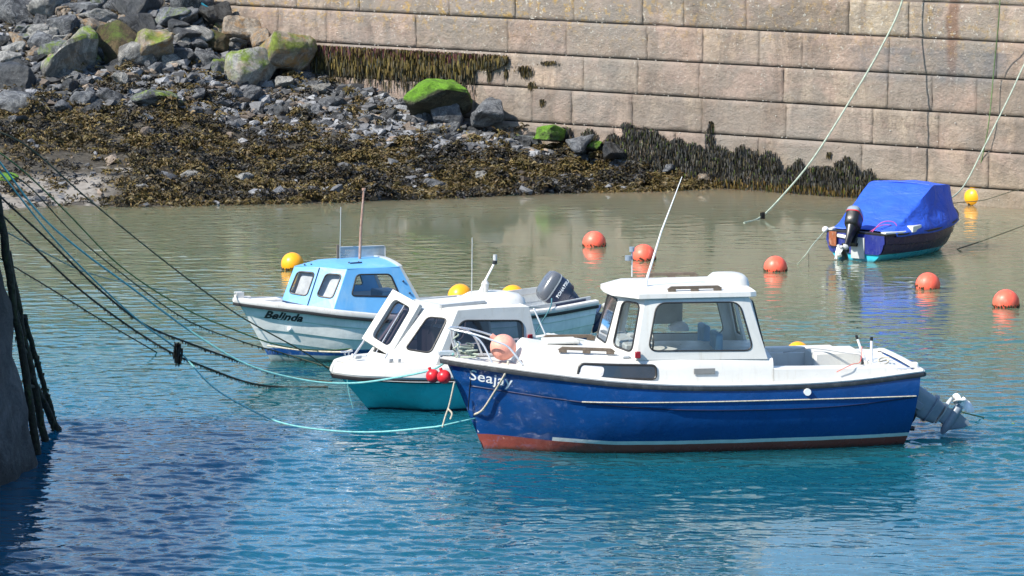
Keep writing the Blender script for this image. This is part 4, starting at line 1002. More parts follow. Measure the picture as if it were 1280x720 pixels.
# ================================================================ BLUE HULLED BOAT
def seajay():
    t=empty('cabin_boat',at(870,553),rz=R(190))
    tag(t,'blue hulled motor boat with red bottom and white wheelhouse, nearest boat','boat','moored boats')
    h=Hull([(-2.66,.97,.975,.93,.10,-.38),(-1.8,1.03,.90,.98,.0,-.42),(-1,1.07,.875,1.0,-.02,-.42),(.3,1.09,.895,1.0,-.02,-.42),(1.2,1.03,.955,.88,-.02,-.40),(2.0,.82,1.04,.58,-.0,-.38),(2.6,.52,1.10,.28,.05,-.36),(3.0,.24,1.135,.09,.1,-.33),(3.22,.02,1.155,.012,.1,-.30)],
      saw=0,rake_bow=(1.4,3.22,.50),rake_stern=(-2.66,.10),step=.31,nt=48)
    bm=bmesh.new(); h.mesh(bm); link('hull',bm,M['hull_blue'],t,solid=.03,ang=28)
    rail(h,-2.68,3.25,[(-.02,-.01),(.030,-.005),(.036,.012),(.024,.030),(-.05,.034),(-.06,.01)],M['railwhite'],'gunwale',t,bevel=0,stern=True)
    rail(h,-2.69,3.25,[(-.0,-.066),(.038,-.06),(.046,-.035),(.040,-.012),(.0,-.01)],M['darkrail'],'rubbing_strake',t,stern=True)
    # side strip moulding and stem band
    bm=bmesh.new(); P=[h.side(x,.70-.006*(1.65-x),.010) for x in np.linspace(1.65,-2.6,40)]; tube(bm,P,.009,6); P=[h.side(x,.70-.006*(1.65-x),.010,-1) for x in np.linspace(1.65,-2.6,40)]; tube(bm,P,.009,6); link('moulding',bm,M['ropewhite'],t)
    bm=bmesh.new()
    for sg in (1,-1): tube(bm,[h.side(x,h.sheer(min(x,3.1))[1]-.305,-.006,sg) for x in np.linspace(2.93,-2.6,44)],.013,6)
    link('knuckle_shade',bm,simple('painted_shade_line',(.004,.012,.07),.6),t)  # dark strip painted for the shadow under the hull knuckle
    bm=bmesh.new(); P=[h.side(2.93-.0*i,z,.002) for i,z in enumerate(np.linspace(1.10,.32,14))]; P=[p for p in P if p.y>.02]
    if len(P)>2: tube(bm,P,.006,5)
    link('hull_seam',bm,M['rubber'],t)
    bm=bmesh.new(); tube(bm,[(2.99,0,.72),(2.90,.0,.50),(2.83,.0,.36),(2.78,0,.22)],.035,8); link('stem_band',bm,M['railwhite'],t)
    bm=bmesh.new(); h.deck(bm,-.8,3.18,dz=-.005); 
    for sg in (1,-1):   # side decks aft
        for i in range(12):
            x0=-2.66+i*.155; x1=x0+.155; a,za=h.sheer(x0); b,zb=h.sheer(x1)
            quad(bm,(x0,(a-.02)*sg,za-.005),(x1,(b-.02)*sg,zb-.005),(x1,.76*sg,zb-.005),(x0,.76*sg,za-.005))
    quad(bm,(-2.66,-.9,.96),(-2.66,.9,.96),(-2.42,.9,.945),(-2.42,-.9,.945))
    link('deck',bm,M['cream'],t,smooth=False)
    # low cabin with rounded edges, running aft into the wheelhouse sides
    def yo(x): return float(np.interp(x,[-.85,.3,1.2,1.8,2.15,2.38],[.86,.88,.84,.72,.60,.50]))
    def zt_(x): return float(np.interp(x,[-.85,.9,1.9,2.20,2.30],[1.175,1.20,1.245,1.30,1.29]))
    bm=bmesh.new(); xs=[-.80,-.4,0,.4,.8,1.2,1.5,1.75,1.95,2.1,2.2,2.26,2.33,2.38]; rows=[]
    for x in xs:
        y=yo(x); zs=h.sheer(x)[1]-.01; f=max(0,(x-2.2)/.18); z=zt_(x)*(1-f)+zs*f if x>2.2 else zt_(x)
        hgt=z-zs; row=[]
        for q in [(y,zs),(y-.02,zs+hgt*.5),(y-.045,zs+hgt*.86),(y-.07,zs+hgt*.965),(y-.12,zs+hgt*1.0)]: row.append(q)
        top=[(k*(y-.12),zs+hgt+ .085*(1-k*k)*min(1,hgt/.2)) for k in (.75,.5,.25,0)]
        row+=top; full=row+[(-a,b) for a,b in row[-2::-1]]
        rows.append([bm.verts.new(Vector((x,a,b))) for a,b in full])
    for i in range(len(rows)-1):
        for j in range(len(rows[0])-1): bm.faces.new((rows[i][j],rows[i][j+1],rows[i+1][j+1],rows[i+1][j]))
    bm.faces.new(rows[0][::-1]); bm.faces.new(rows[-1])
    link('cabin_trunk',bm,M['white'],t,ang=50)
    for sg in (1,-1):
        c=[(1.68,.76,.985),(.70,.89,.955),(.70,.875,1.125),(1.64,.745,1.155)]
        c=[Vector((x,(yo(x)+.002)*sg-(0 if z<1.0 else .022*sg),z)) for x,y,z in c]
        # dense loop following the side
        arcs=rquad(c,.06); loop=[p for a in arcs for p in a]; b3=bmesh.new(); L2=[]
        for i,p in enumerate(loop):
            q=loop[(i+1)%len(loop)]; m=max(1,int((q-p).length/.12))
            for k in range(m):
                s=p.lerp(q,k/m); s.y=(yo(s.x)+.008-(.03*(s.z-.93)/.2))*sg; L2.append(s)
        tube(b3,L2+[L2[0],L2[1]],.015,6,caps=False); w=link('window',b3,M['rubber'],t,weld=False)
        b3=bmesh.new(); poly(b3,L2); bmesh.ops.triangulate(b3,faces=b3.faces); link('pane',b3,M['darkglass'],w,smooth=False)
        b3=bmesh.new(); c2=[Vector((x,(yo(x)+.016-(.03*(z-.93)/.2))*sg,z)) for x,z in ((1.65,1.0),(1.37,.985),(1.34,1.115),(1.62,1.135))]; loop=[p for a in rquad(c2,.05) for p in a]; poly(b3,loop); link('curtain',b3,M['curtain'],w,smooth=False)
        grabrail((1.93,.53*sg,1.275),(1.13,.66*sg,1.245),(0,0,1),t,M['wood'],h=.075,w=.035)
    # forehatch
    bm=bmesh.new(); box(bm,(1.75,0,1.345),(.42,.42,.035)); link('fore_hatch',bm,M['smoked'] if False else M['cream'],t,bevel=.012)
    # wheelhouse
    zb=lambda x:1.262 if x<.9 else 1.27+(x-.9)*.05
    bm=bmesh.new(); wp=t
    for sg in (1,-1):
        A=(.95,.80*sg,1.19); Bq=(-.73,.82*sg,1.165); Cq=(-.50,.72*sg,1.95); D=(.81,.70*sg,1.95)
        I=[(.79,.795*sg,1.30),(-.55,.806*sg,1.275),(-.38,.74*sg,1.88),(.67,.73*sg,1.89)]
        window_wall(bm,[A,Bq,Cq,D],I,.12,t,frame=.011)
        # angled front quarter
        E0=(1.24,.36*sg,1.27); E1_=(1.06,.36*sg,1.95)
        I=[(1.165,.43*sg,1.33),(.985,.72*sg,1.28),(.865,.65*sg,1.875),(1.04,.43*sg,1.885)]
        window_wall(bm,[E0,A,D,E1_],I,.08,t,frame=.013)
    I=[(1.225,.30,1.34),(1.225,-.30,1.34),(1.08,-.30,1.885),(1.08,.30,1.885)]
    window_wall(bm,[(1.24,.36,1.27),(1.24,-.36,1.27),(1.06,-.36,1.95),(1.06,.36,1.95)],I,.06,t,frame=.013)
    for sg in (1,-1):  # aft side wings with a doorway between
        a=[(-.73,.82*sg,1.165),(-.75,.34*sg,1.17),(-.53,.34*sg,1.95),(-.50,.72*sg,1.95)]
        I=[(-.70,.74*sg,1.29),(-.71,.44*sg,1.29),(-.58,.44*sg,1.87),(-.565,.66*sg,1.87)]
        window_wall(bm,a,I,.05,t,frame=.016)
    bmesh.ops.remove_doubles(bm,verts=bm.verts,dist=.002)
    link('wheelhouse',bm,M['white'],t,solid=.035,smooth=False,bevel=.014,seg=3)
    # roof with a faceted visor edge
    out=[(1.20,.0),(1.17,.36),(.90,.755),(-.52,.765),(-.60,.73),(-.62,0)]
    full=out+[(x,-y) for x,y in out[-2:0:-1]]
    bm=bmesh.new(); R0=[];R1=[];R2=[];R3=[]
    for x,y in full:
        R0.append(bm.verts.new((x*.985,y*.98,1.940))); R1.append(bm.verts.new((x,y,1.950))); R2.append(bm.verts.new((x*.997,y*.99,2.005))); R3.append(bm.verts.new((x*.93 if x>0 else x*.95,y*.90,2.03)))
    n=len(full)
    for A_,B_ in ((R0,R1),(R1,R2),(R2,R3)):
        for i in range(n): bm.faces.new((A_[i],A_[(i+1)%n],B_[(i+1)%n],B_[i]))
    bm.faces.new(R0[::-1]); c=[bm.verts.new((0.3+(v.co.x-.3)*.5,v.co.y*.5,2.06)) for v in R3]
    for i in range(n): bm.faces.new((R3[i],R3[(i+1)%n],c[(i+1)%n],c[i]))
    bm.faces.new(c); rf=link('roof',bm,M['white'],t,ang=22)
    bm=bmesh.new(); superloft(bm,[(2.02,-.40,0,.25,.36,3.2),(2.10,-.40,0,.23,.33,3),(2.14,-.40,0,.19,.28,2.8),(2.15,-.40,0,.12,.16,2.4)]); link('roof_hump',bm,M['white'],t,ang=60)
    for sg in (1,-1): grabrail((.58,.69*sg,2.02),(-.22,.69*sg,2.02),(0,0,1),t,M['wood'],h=.07,w=.035)
    # interior
    bm=bmesh.new(); quad(bm,(-.78,-.8,.72),(-.78,.8,.72),(1.2,.8,.72),(1.2,-.8,.72)); link('cabin_sole',bm,M['darkin'],t,smooth=False)
    bm=bmesh.new(); box(bm,(.93,0,1.28),(.22,1.2,.16)); box(bm,(.80,.55,1.33),(.16,.24,.10)); box(bm,(.8,-.2,1.33),(.1,.16,.12)); link('dashboard',bm,M['lightgrey'],t,bevel=.02)
    for yy in (.33,-.38):
        bm=bmesh.new(); box(bm,(-.18,yy,1.33),(.09,.42,.26)); box(bm,(-.02,yy,1.14),(.34,.42,.1)); box(bm,(-.02,yy,.92),(.2,.2,.36)); link('helm_seat',bm,M['seatblue'],t,bevel=.035,seg=3)
    bm=bmesh.new(); tube(bm,[(.66,.35+.13*math.cos(a),1.36+.13*math.sin(a)) for a in np.linspace(0,2*math.pi,18)],.012,6); link('steering_wheel',bm,M['black'],t)
    bm=bmesh.new(); quad(bm,(.52,-.62,1.44),(.05,-.62,1.44),(.05,-.60,1.86),(.52,-.60,1.86)); link('blind',bm,simple('grey_blind',(.30,.32,.32),.8),t,smooth=False,solid=.008)
    bm=bmesh.new(); tube(bm,[(.62,-.7,1.90),(-.32,-.7,1.90)],.01,6); tube(bm,[(.62,.68,1.905),(-.32,.68,1.905)],.009,6)
    for x in (.55,.2,-.15,-.30): tube(bm,[(x,.675,1.905),(x,.69,1.93)],.018,8)
    link('curtain_rail',bm,M['black'],t)
    bm=bmesh.new(); superloft(bm,[(1.36,.1,-.55,.12,.09,2.4),(1.42,.12,-.56,.13,.1,2.4),(1.47,.1,-.55,.06,.05,2.2)]); link('folded_cloth',bm,M['cloth'],t)
    # aft: coaming, cockpit well
    bm=bmesh.new()
    def coam(sg):
        P=[(-.80,1.05),(-1.2,1.04),(-1.9,1.03),(-2.35,1.03),(-2.52,1.01)]
        for (xa,za),(xb,zb_) in zip(P[:-1],P[1:]):
            ya=float(np.interp(xa,[-2.5,-.8],[.84,.875])); yb=float(np.interp(xb,[-2.5,-.8],[.84,.875])); w=.26
            za0=h.sheer(xa)[1]-.01; zb0=h.sheer(xb)[1]-.01
            quad(bm,(xa,ya*sg,za0),(xb,yb*sg,zb0),(xb,(yb-.02)*sg,zb_),(xa,(ya-.02)*sg,za))
            quad(bm,(xa,(ya-.02)*sg,za),(xb,(yb-.02)*sg,zb_),(xb,(yb-w)*sg,zb_),(xa,(ya-w)*sg,za))
            quad(bm,(xa,(ya-w)*sg,za),(xb,(yb-w)*sg,zb_),(xb,(yb-w)*sg,.55),(xa,(ya-w)*sg,.55))
    coam(1); coam(-1)
    quad(bm,(-2.52,.82,1.01),(-2.52,-.82,1.01),(-2.52,-.82,.95),(-2.52,.82,.95)); quad(bm,(-2.52,.82,1.01),(-2.52,-.82,1.01),(-2.20,-.62,1.01),(-2.20,.62,1.01)); quad(bm,(-2.20,.62,1.01),(-2.20,-.62,1.01),(-2.20,-.62,.55),(-2.20,.62,.55))
    bmesh.ops.remove_doubles(bm,verts=bm.verts,dist=.001); link('cockpit_coaming',bm,M['white'],t,ang=30,bevel=.012)
    bm=bmesh.new(); quad(bm,(-2.42,-.8,.80),(-2.42,.8,.80),(-.75,.8,.80),(-.75,-.8,.80)); link('cockpit_sole',bm,M['cream'],t,smooth=False)
    bm=bmesh.new(); box(bm,(-1.85,-.30,.86),(.62,.55,.50)); link('engine_box',bm,M['cream'],t,bevel=.03)
    bm=bmesh.new(); box(bm,(-1.45,-.72,1.06),(1.0,.16,.07)); link('locker',bm,M['white'],t,bevel=.02)
    # small fittings
    bm=bmesh.new(); box(bm,(.09,.875,1.04),(.27,.014,.07)); link('side_vent',bm,simple('vent_grey',(.20,.21,.21),.6),t,bevel=.004)
    bm=bmesh.new(); c0=h.side(-1.17,.78,.01); tube(bm,[c0-Vector((0,.02,0)),c0+Vector((0,.025,0))],lambda k:.045,14); link('fuel_filler',bm,M['whitetext'],t)
    for x,z in ((-2.9,0),):pass
    bm=bmesh.new(); box(bm,(.93,.835,1.26),(.07,.05,.085)); link('navigation_light',bm,M['redlens'],t,bevel=.01)
    bm=bmesh.new(); box(bm,(1.06,.74,1.225),(.09,.05,.035)); link('deck_fitting',bm,M['lightgrey'],t,bevel=.01)
    bm=bmesh.new(); tube(bm,[(.73,.33,2.03),(.725,.33,2.13)],.028,10); tube(bm,[(.725,.33,2.10),(.53,.33,2.74),(.27,.33,3.42)],lambda k:.017*(1-.75*k),8); link('aerial',bm,M['whitetext'],t)
    bm=bmesh.new(); tube(bm,[(.75,-.42,2.08),(.75,-.42,2.30)],.009,8); link('light_staff',bm,M['steel'],t)
    bm=bmesh.new(); tube(bm,[(.75,-.42,2.40),(.75,-.42,2.46)],.035,10); tube(bm,[(.80,-.42,2.29),(.80,-.42,2.35)],.04,10); tube(bm,[(.75,-.42,2.3),(.75,-.42,2.4)],.012,8); link('mast_light',bm,M['greymetal'],t)
    # pulpit
    bm=bmesh.new()
    for sg in (1,-1):
        tube(bm,catmull([(2.32,.50*sg,1.12),(2.48,.43*sg,1.33),(2.62,.38*sg,1.40),(2.9,.26*sg,1.49),(3.12,.12*sg,1.53),(3.17,0,1.535)],26),.0135,8)
        tube(bm,catmull([(2.68,.37*sg,1.13),(2.78,.30*sg,1.35),(2.88,.25*sg,1.46),(3.0,.19*sg,1.51)],10),.0125,8)
        tube(bm,catmull([(3.05,.12*sg,1.15),(3.12,.11*sg,1.40),(3.12,.10*sg,1.52)],8),.0125,8)
    link('pulpit_rail',bm,M['steel'],t)
    bm=bmesh.new(); tube(bm,[(3.05,-.05,1.22),(3.05,-.05,1.36)],.022,10); tube(bm,[(3.05,.06,1.22),(3.05,.06,1.36)],.022,10); tube(bm,[(3.05,-.10,1.31),(3.05,.11,1.31)],.014,8); box(bm,(3.2,0,1.225),(.2,.09,.05)); link('bow_bitts',bm,M['steel'],t,bevel=.004)
    cleat(t,(-2.45,.92,.97)); 
    bm=bmesh.new(); box(bm,(-2.62,.80,1.04),(.10,.08,.07)); link('stern_fitting',bm,M['whitetext'],t,bevel=.02)
    # rods in their holders and a coil on the stern
    bm=bmesh.new(); tube(bm,[(-2.20,.30,1.0),(-2.20,.30,1.30)],.018,8); tube(bm,[(-2.16,.15,1.0),(-2.06,.12,1.30)],.016,8); link('rod_holder',bm,M['whitetext'],t)
    bm=bmesh.new(); tube(bm,[(-2.20,.30,1.29),(-2.20,.30,1.34)],.02,8); tube(bm,[(-2.063,.12,1.29),(-2.045,.118,1.34)],.018,8); link('rod_cap',bm,M['black'],t)
    bm=bmesh.new(); tube(bm,catmull([(-1.2,-.3,1.08),(-1.5,-.1,1.16),(-1.9,.1,1.12),(-2.1,.2,1.1)],14),.012,6); link('boathook',bm,M['lightgrey'],t)
    text('Seajay',.190,lambda x,y:h.side(2.95-x,.915-x*.13+y,.006),M['whitetext'],t,offset=.0015,spacing=1.05)
    outboard(t,(-2.62,0,.30),R(56),[M['greymetal']]*3,M['greymetal'],scale=.98,prop='whitetext',name='sterndrive',cowl=False,drive=True)
    bm=bmesh.new(); tube(bm,[(-2.56,.55,.20),(-2.70,.55,.19)],.03,10); link('exhaust_pipe',bm,M['black'],t)
    bm=bmesh.new()
    for (x,y,z,rr) in ((-2.74,.05,.22,.07),(-2.76,-.08,.2,.06),(-2.72,.16,.3,.05)): ball(bm,(x,y,z),rr,12,8)
    tube(bm,catmull([(-2.60,.2,.55),(-2.80,.22,.35),(-2.72,.15,.16),(-2.6,.1,.12)],10),.025,8); link('drive_bellows',bm,M['black'],t)
    W=Matrix.Translation(t.location)@Matrix.Rotation(R(190),4,'Z'); return t,h,W
SJ,SJH,SJW=seajay()
# things lying on or hanging from it
def obj_at(name,bm,mat,p,label,cat,group=None,**k):
    p=Vector(p); bmesh.ops.translate(bm,verts=bm.verts,vec=-p); o=link(name,bm,mat,**k); o.location=p; tag(o,label,cat,group); return o
p=SJW@Vector((2.50,.12,1.13+.165)); t=empty('fender',p); tag(t,'faded pink ball fender lying on the foredeck of the blue hulled boat','fender')
bm=bmesh.new(); ball(bm,(0,0,0),.165,28,18); link('ball',bm,M['pink'],t); bm=bmesh.new(); tube(bm,[(-.1,.0,.11),(-.15,.0,.15)],.035,10); link('eye',bm,M['pink'],t)
for i,(u,v,Y) in enumerate(((541,470,31.05),(555,471,30.9))):
    p=ad(u,v,Y); t=empty('pickup_float',p); tag(t,('red ball float on the bow rope, the one partly behind its twin','red ball float on the bow rope, touching the blue bow')[i],'float','red ball floats at the bow')
    bm=bmesh.new(); ball(bm,(0,0,0),.088,24,16); link('ball',bm,M['red'],t); bm=bmesh.new(); tube(bm,[(-.03,0,.07),(-.045,0,.11)],.02,8); link('eye',bm,M['red'],t)
# ================================================================ CLINKER BOAT WITH THE LIGHT BLUE CABIN
def belinda():
    YAW=R(203); t=empty('cabin_boat',at(540,440),rz=YAW)
    tag(t,'white clinker boat with a light blue cabin and grey tilted outboard','boat','moored boats')
    h=Hull([(-2.25,.84,.69,.78,.12,-.30),(-1.4,.93,.615,.88,.02,-.33),(-.4,.97,.59,.90,.0,-.34),(.7,.96,.625,.83,.0,-.34),(1.6,.82,.72,.60,.02,-.32),(2.2,.56,.80,.33,.06,-.30),(2.65,.29,.85,.12,.1,-.26),(2.98,.02,.89,.01,.1,-.2)],
      saw=6,sawamp=.020,rake_bow=(1.2,2.98,.66),rake_stern=(-2.25,.12),nt=72)
    bm=bmesh.new(); h.mesh(bm); link('hull',bm,M['hull_white'],t,solid=.025,ang=24)
    rail(h,-2.26,3.02,[(-.03,-.01),(.035,-.01),(.045,.015),(.035,.055),(-.06,.06),(-.07,.02)],M['railwhite'],'gunwale',t)
    rail(h,-2.26,3.02,[(0,-.06),(.035,-.055),(.04,-.035),(.035,-.013),(0,-.012)],M['rubber'],'rubbing_strake',t)
    bm=bmesh.new(); h.deck(bm,.3,2.92,dz=.0); 
    for sg in (1,-1):
        for i in range(16):
            x0=-2.25+i*.16; x1=x0+.16; a,za=h.sheer(x0); b,zb=h.sheer(x1); quad(bm,(x0,(a-.01)*sg,za+.02),(x1,(b-.01)*sg,zb+.02),(x1,(b-.16)*sg,zb+.02),(x0,(a-.16)*sg,za+.02))
    link('deck',bm,M['railwhite'],t,smooth=False)
    bm=bmesh.new(); quad(bm,(-2.2,-.75,.22),(-2.2,.75,.22),(.3,.8,.22),(.3,-.8,.22)); link('cockpit_sole',bm,M['interior'],t,smooth=False)
    # raised coaming aft
    bm=bmesh.new()
    for sg in (1,-1):
        P=[Vector((x,(h.sheer(x)[0]-.14)*sg,h.sheer(x)[1]+.02)) for x in np.linspace(-2.2,.35,16)]
        sweep(bm,P,[(-.015,0),(.015,0),(.015,.085),(-.015,.085)])
    link('coaming',bm,M['lightgrey'],t,ang=30)
    bm=bmesh.new()
    P=[Vector((x,h.sheer(x)[0]-.125+.004,h.sheer(x)[1]+.065)) for x in (-1.62,-2.12)]
    quad(bm,P[0]-Vector((0,0,.025)),P[1]-Vector((0,0,.025)),P[1]+Vector((0,0,.022)),P[0]+Vector((0,0,.022))); link('name_plate',bm,M['navy'],t,solid=.004,smooth=False)
    # stem head fitting
    bm=bmesh.new(); box(bm,(2.90,0,.935),(.22,.08,.05)); tube(bm,[(2.98,-.05,.965),(2.98,.05,.965)],.035,12); box(bm,(2.96,.045,.975),(.12,.012,.11)); box(bm,(2.96,-.045,.975),(.12,.012,.11)); link('bow_roller',bm,M['railwhite'],t,bevel=.006)
    bm=bmesh.new(); box(bm,(2.55,0,.895),(.40,.26,.03)); link('samson_post',bm,M['railwhite'],t,bevel=.004)
    # cabin
    bm=bmesh.new(); zt0=1.41
    A0=(2.32,0,.86); A1=(2.12,0,1.36); C0=(1.80,.70,.76); C1=(1.54,.60,1.36); S0=(.43,.80,.68); S1=(.77,.665,1.36)
    def mir(p): return (p[0],-p[1],p[2])
    for f in (lambda p:p,mir):
        a0,a1,c0,c1,s0,s1=[f(q) for q in (A0,A1,C0,C1,S0,S1)]
        # split the raked front into two panes' worth of wall
        m0=tuple((Vector(a0).lerp(c0,.50))); m1=tuple(Vector(a1).lerp(c1,.48))
        L=lambda s,t_,A,B_,C_,D_: tuple((Vector(A).lerp(B_,s)).lerp(Vector(D_).lerp(C_,s),t_))
        I=[L(s,t_,a0,m0,m1,a1) for s,t_ in ((.16,.26),(.86,.26),(.88,.86),(.20,.86))]
        window_wall(bm,[a0,m0,m1,a1],I,.06,t,glassmat=M['glass'],label='left pane of the sloping front, in the hatch' if f(A1)==A1 and False else None)
        I=[L(s,t_,m0,c0,c1,m1) for s,t_ in ((.22,.30),(.82,.30),(.88,.86),(.30,.86))]
        window_wall(bm,[m0,c0,c1,m1],I,.06,t,glassmat=M['glass'])
        I=[L(s,t_,c0,s0,s1,c1) for s,t_ in ((.17,.38),(.80,.36),(.78,.85),(.20,.86))]
        window_wall(bm,[c0,s0,s1,c1],I,.06,t,glassmat=M['glass'])
    # roof skin
    ys=[-1,-.6,-.2,.2,.6,1]; pts=[]
    stn=[(2.12,0.0),(1.83,.30),(1.54,.60),(1.1,.635),(.77,.665)]
    rows=[[bm.verts.new(Vector((x,y*k,1.36+.055*(1-k*k)*min(1,y/.5)))) for k in ys] for x,y in stn]
    for i in range(len(rows)-1):
        for j in range(5):
            try: bm.faces.new((rows[i][j],rows[i][j+1],rows[i+1][j+1],rows[i+1][j]))
            except ValueError: pass
    bmesh.ops.remove_doubles(bm,verts=bm.verts,dist=.006); bm.normal_update()
    bad=[f for f in bm.faces if f.calc_area()<1e-7]; bmesh.ops.delete(bm,geom=bad,context='FACES')
    link('cabin',bm,M['skyblue'],t,solid=.028,smooth=False,bevel=.014,seg=3)
    # closing frame round the open back of the cabin
    bm=bmesh.new()
    for sg in (1,-1):
        a=Vector((.43,.80*sg,.66)); b=Vector((.77,.665*sg,1.37)); d=Vector((-.05,0,0))
        vs=[a,b,b+d*.6,a+d*1.3]; o=Vector((0,-.03*sg,0)); A_=[bm.verts.new(v+Vector((0,.006*sg,0))) for v in vs]; B_=[bm.verts.new(v+o) for v in vs]
        bm.faces.new(A_); bm.faces.new(B_[::-1])
        for i in range(4): bm.faces.new((A_[i],B_[i],B_[(i+1)%4],A_[(i+1)%4]))
    sweep(bm,[Vector((.75,k*.66,1.36+.055*(1-k*k))) for k in np.linspace(-1,1,9)],[(-.03,-.02),(.03,-.02),(.03,.015),(-.03,.015)])
    bmesh.ops.recalc_face_normals(bm,faces=bm.faces); link('cabin_frame',bm,M['lightgrey'],t,smooth=False)
    # hatch seam and bolts on the near front face
    bm=bmesh.new(); q=[Vector(A0).lerp(C0,.50),Vector(A1).lerp(C1,.48)]; tube(bm,[q[0]+Vector((.008,.008,0)),q[1]+Vector((.008,.008,0))],.006,5); q0=Vector(A0)+Vector((.012,0,.02)); tube(bm,[q0,q[0]+Vector((.012,.006,.02))],.006,5); link('hatch_seam',bm,M['navy'],t)
    bm=bmesh.new()
    for x in (2.0,1.9,1.25,1.4): ball(bm,(x,.10 if x>1.8 else .3,1.41 if x<1.5 else 1.385),.014,8,6)
    for k in (.2,.45,.7): q=Vector(S0).lerp(S1,k)+Vector((.06,.01,0)); ball(bm,q,.016,8,6)
    tube(bm,[(1.40,.35,1.405),(1.22,.35,1.41)],.012,6); link('roof_fitting',bm,M['navy'],t)
    # curtains inside the front panes, seat in the cockpit
    bm=bmesh.new(); 
    for sg in (1,-1):
        quad(bm,(2.17,.06*sg,.88),(1.76,.58*sg,.82),(1.54,.50*sg,1.32),(2.0,.06*sg,1.32))
    link('curtain',bm,M['curtain'],t,smooth=False,solid=.004)
    bm=bmesh.new(); box(bm,(.85,.35,.93),(.30,.5,.14)); link('cushion',bm,M['seatblue'],t,bevel=.03)
    bm=bmesh.new(); box(bm,(1.0,-.1,.80),(1.1,1.3,.1)); link('bunk',bm,M['interior'],t)
    # clear screen on the roof between timber posts
    bm=bmesh.new(); c=[Vector((1.30,-.30,1.38)),Vector((.60,-.32,1.34)),Vector((.60,-.32,1.55)),Vector((1.32,-.30,1.565))]
    loop=[p for a in rquad(c,.04) for p in a]; poly(bm,loop); f=link('roof_screen',bm,M['haze_glass'],t,solid=.008,smooth=False)
    b2=bmesh.new(); tube(b2,loop+[loop[0]],.008,6,caps=False); link('screen_edge',b2,M['lightgrey'],f)
    b2=bmesh.new(); box(b2,(1.34,-.30,1.49),(.035,.035,.22)); link('screen_post',b2,M['wood'],f)
    bm=bmesh.new(); tube(bm,[(1.10,-.05,1.38),(1.08,-.05,1.85),(1.03,-.05,2.40)],lambda k:.022-.006*k,8); tube(bm,[(1.03,-.05,2.40),(1.03,-.05,2.43)],.03,8); link('mast',bm,M['rust'],t)
    bm=bmesh.new(); tube(bm,[(1.33,-.25,1.40),(1.31,-.25,2.15)],.005,6); link('whip_aerial',bm,M['lightgrey'],t)
    # eye bolt and hull fitting on the bow
    bm=bmesh.new(); q=h.side(2.32,.50,.01); ball(bm,q,.035,12,8); link('bow_eye',bm,M['whitetext'],t)
    text('Belinda',.155,lambda x,y:h.side(2.66-x,.665-x*.10+y,.007),M['blacktext'],t,shear=.32,offset=.006,spacing=1.03)
    outboard(t,(-2.02,.05,.42),R(54),[M['navy'],M['silver'],M['lightgrey']],M['navy'],scale=.87,prop='lightgrey',txt='TOHATSU')
    W=Matrix.Translation(t.location)@Matrix.Rotation(YAW,4,'Z'); return t,h,W
BE,BEH,BEW=belinda()
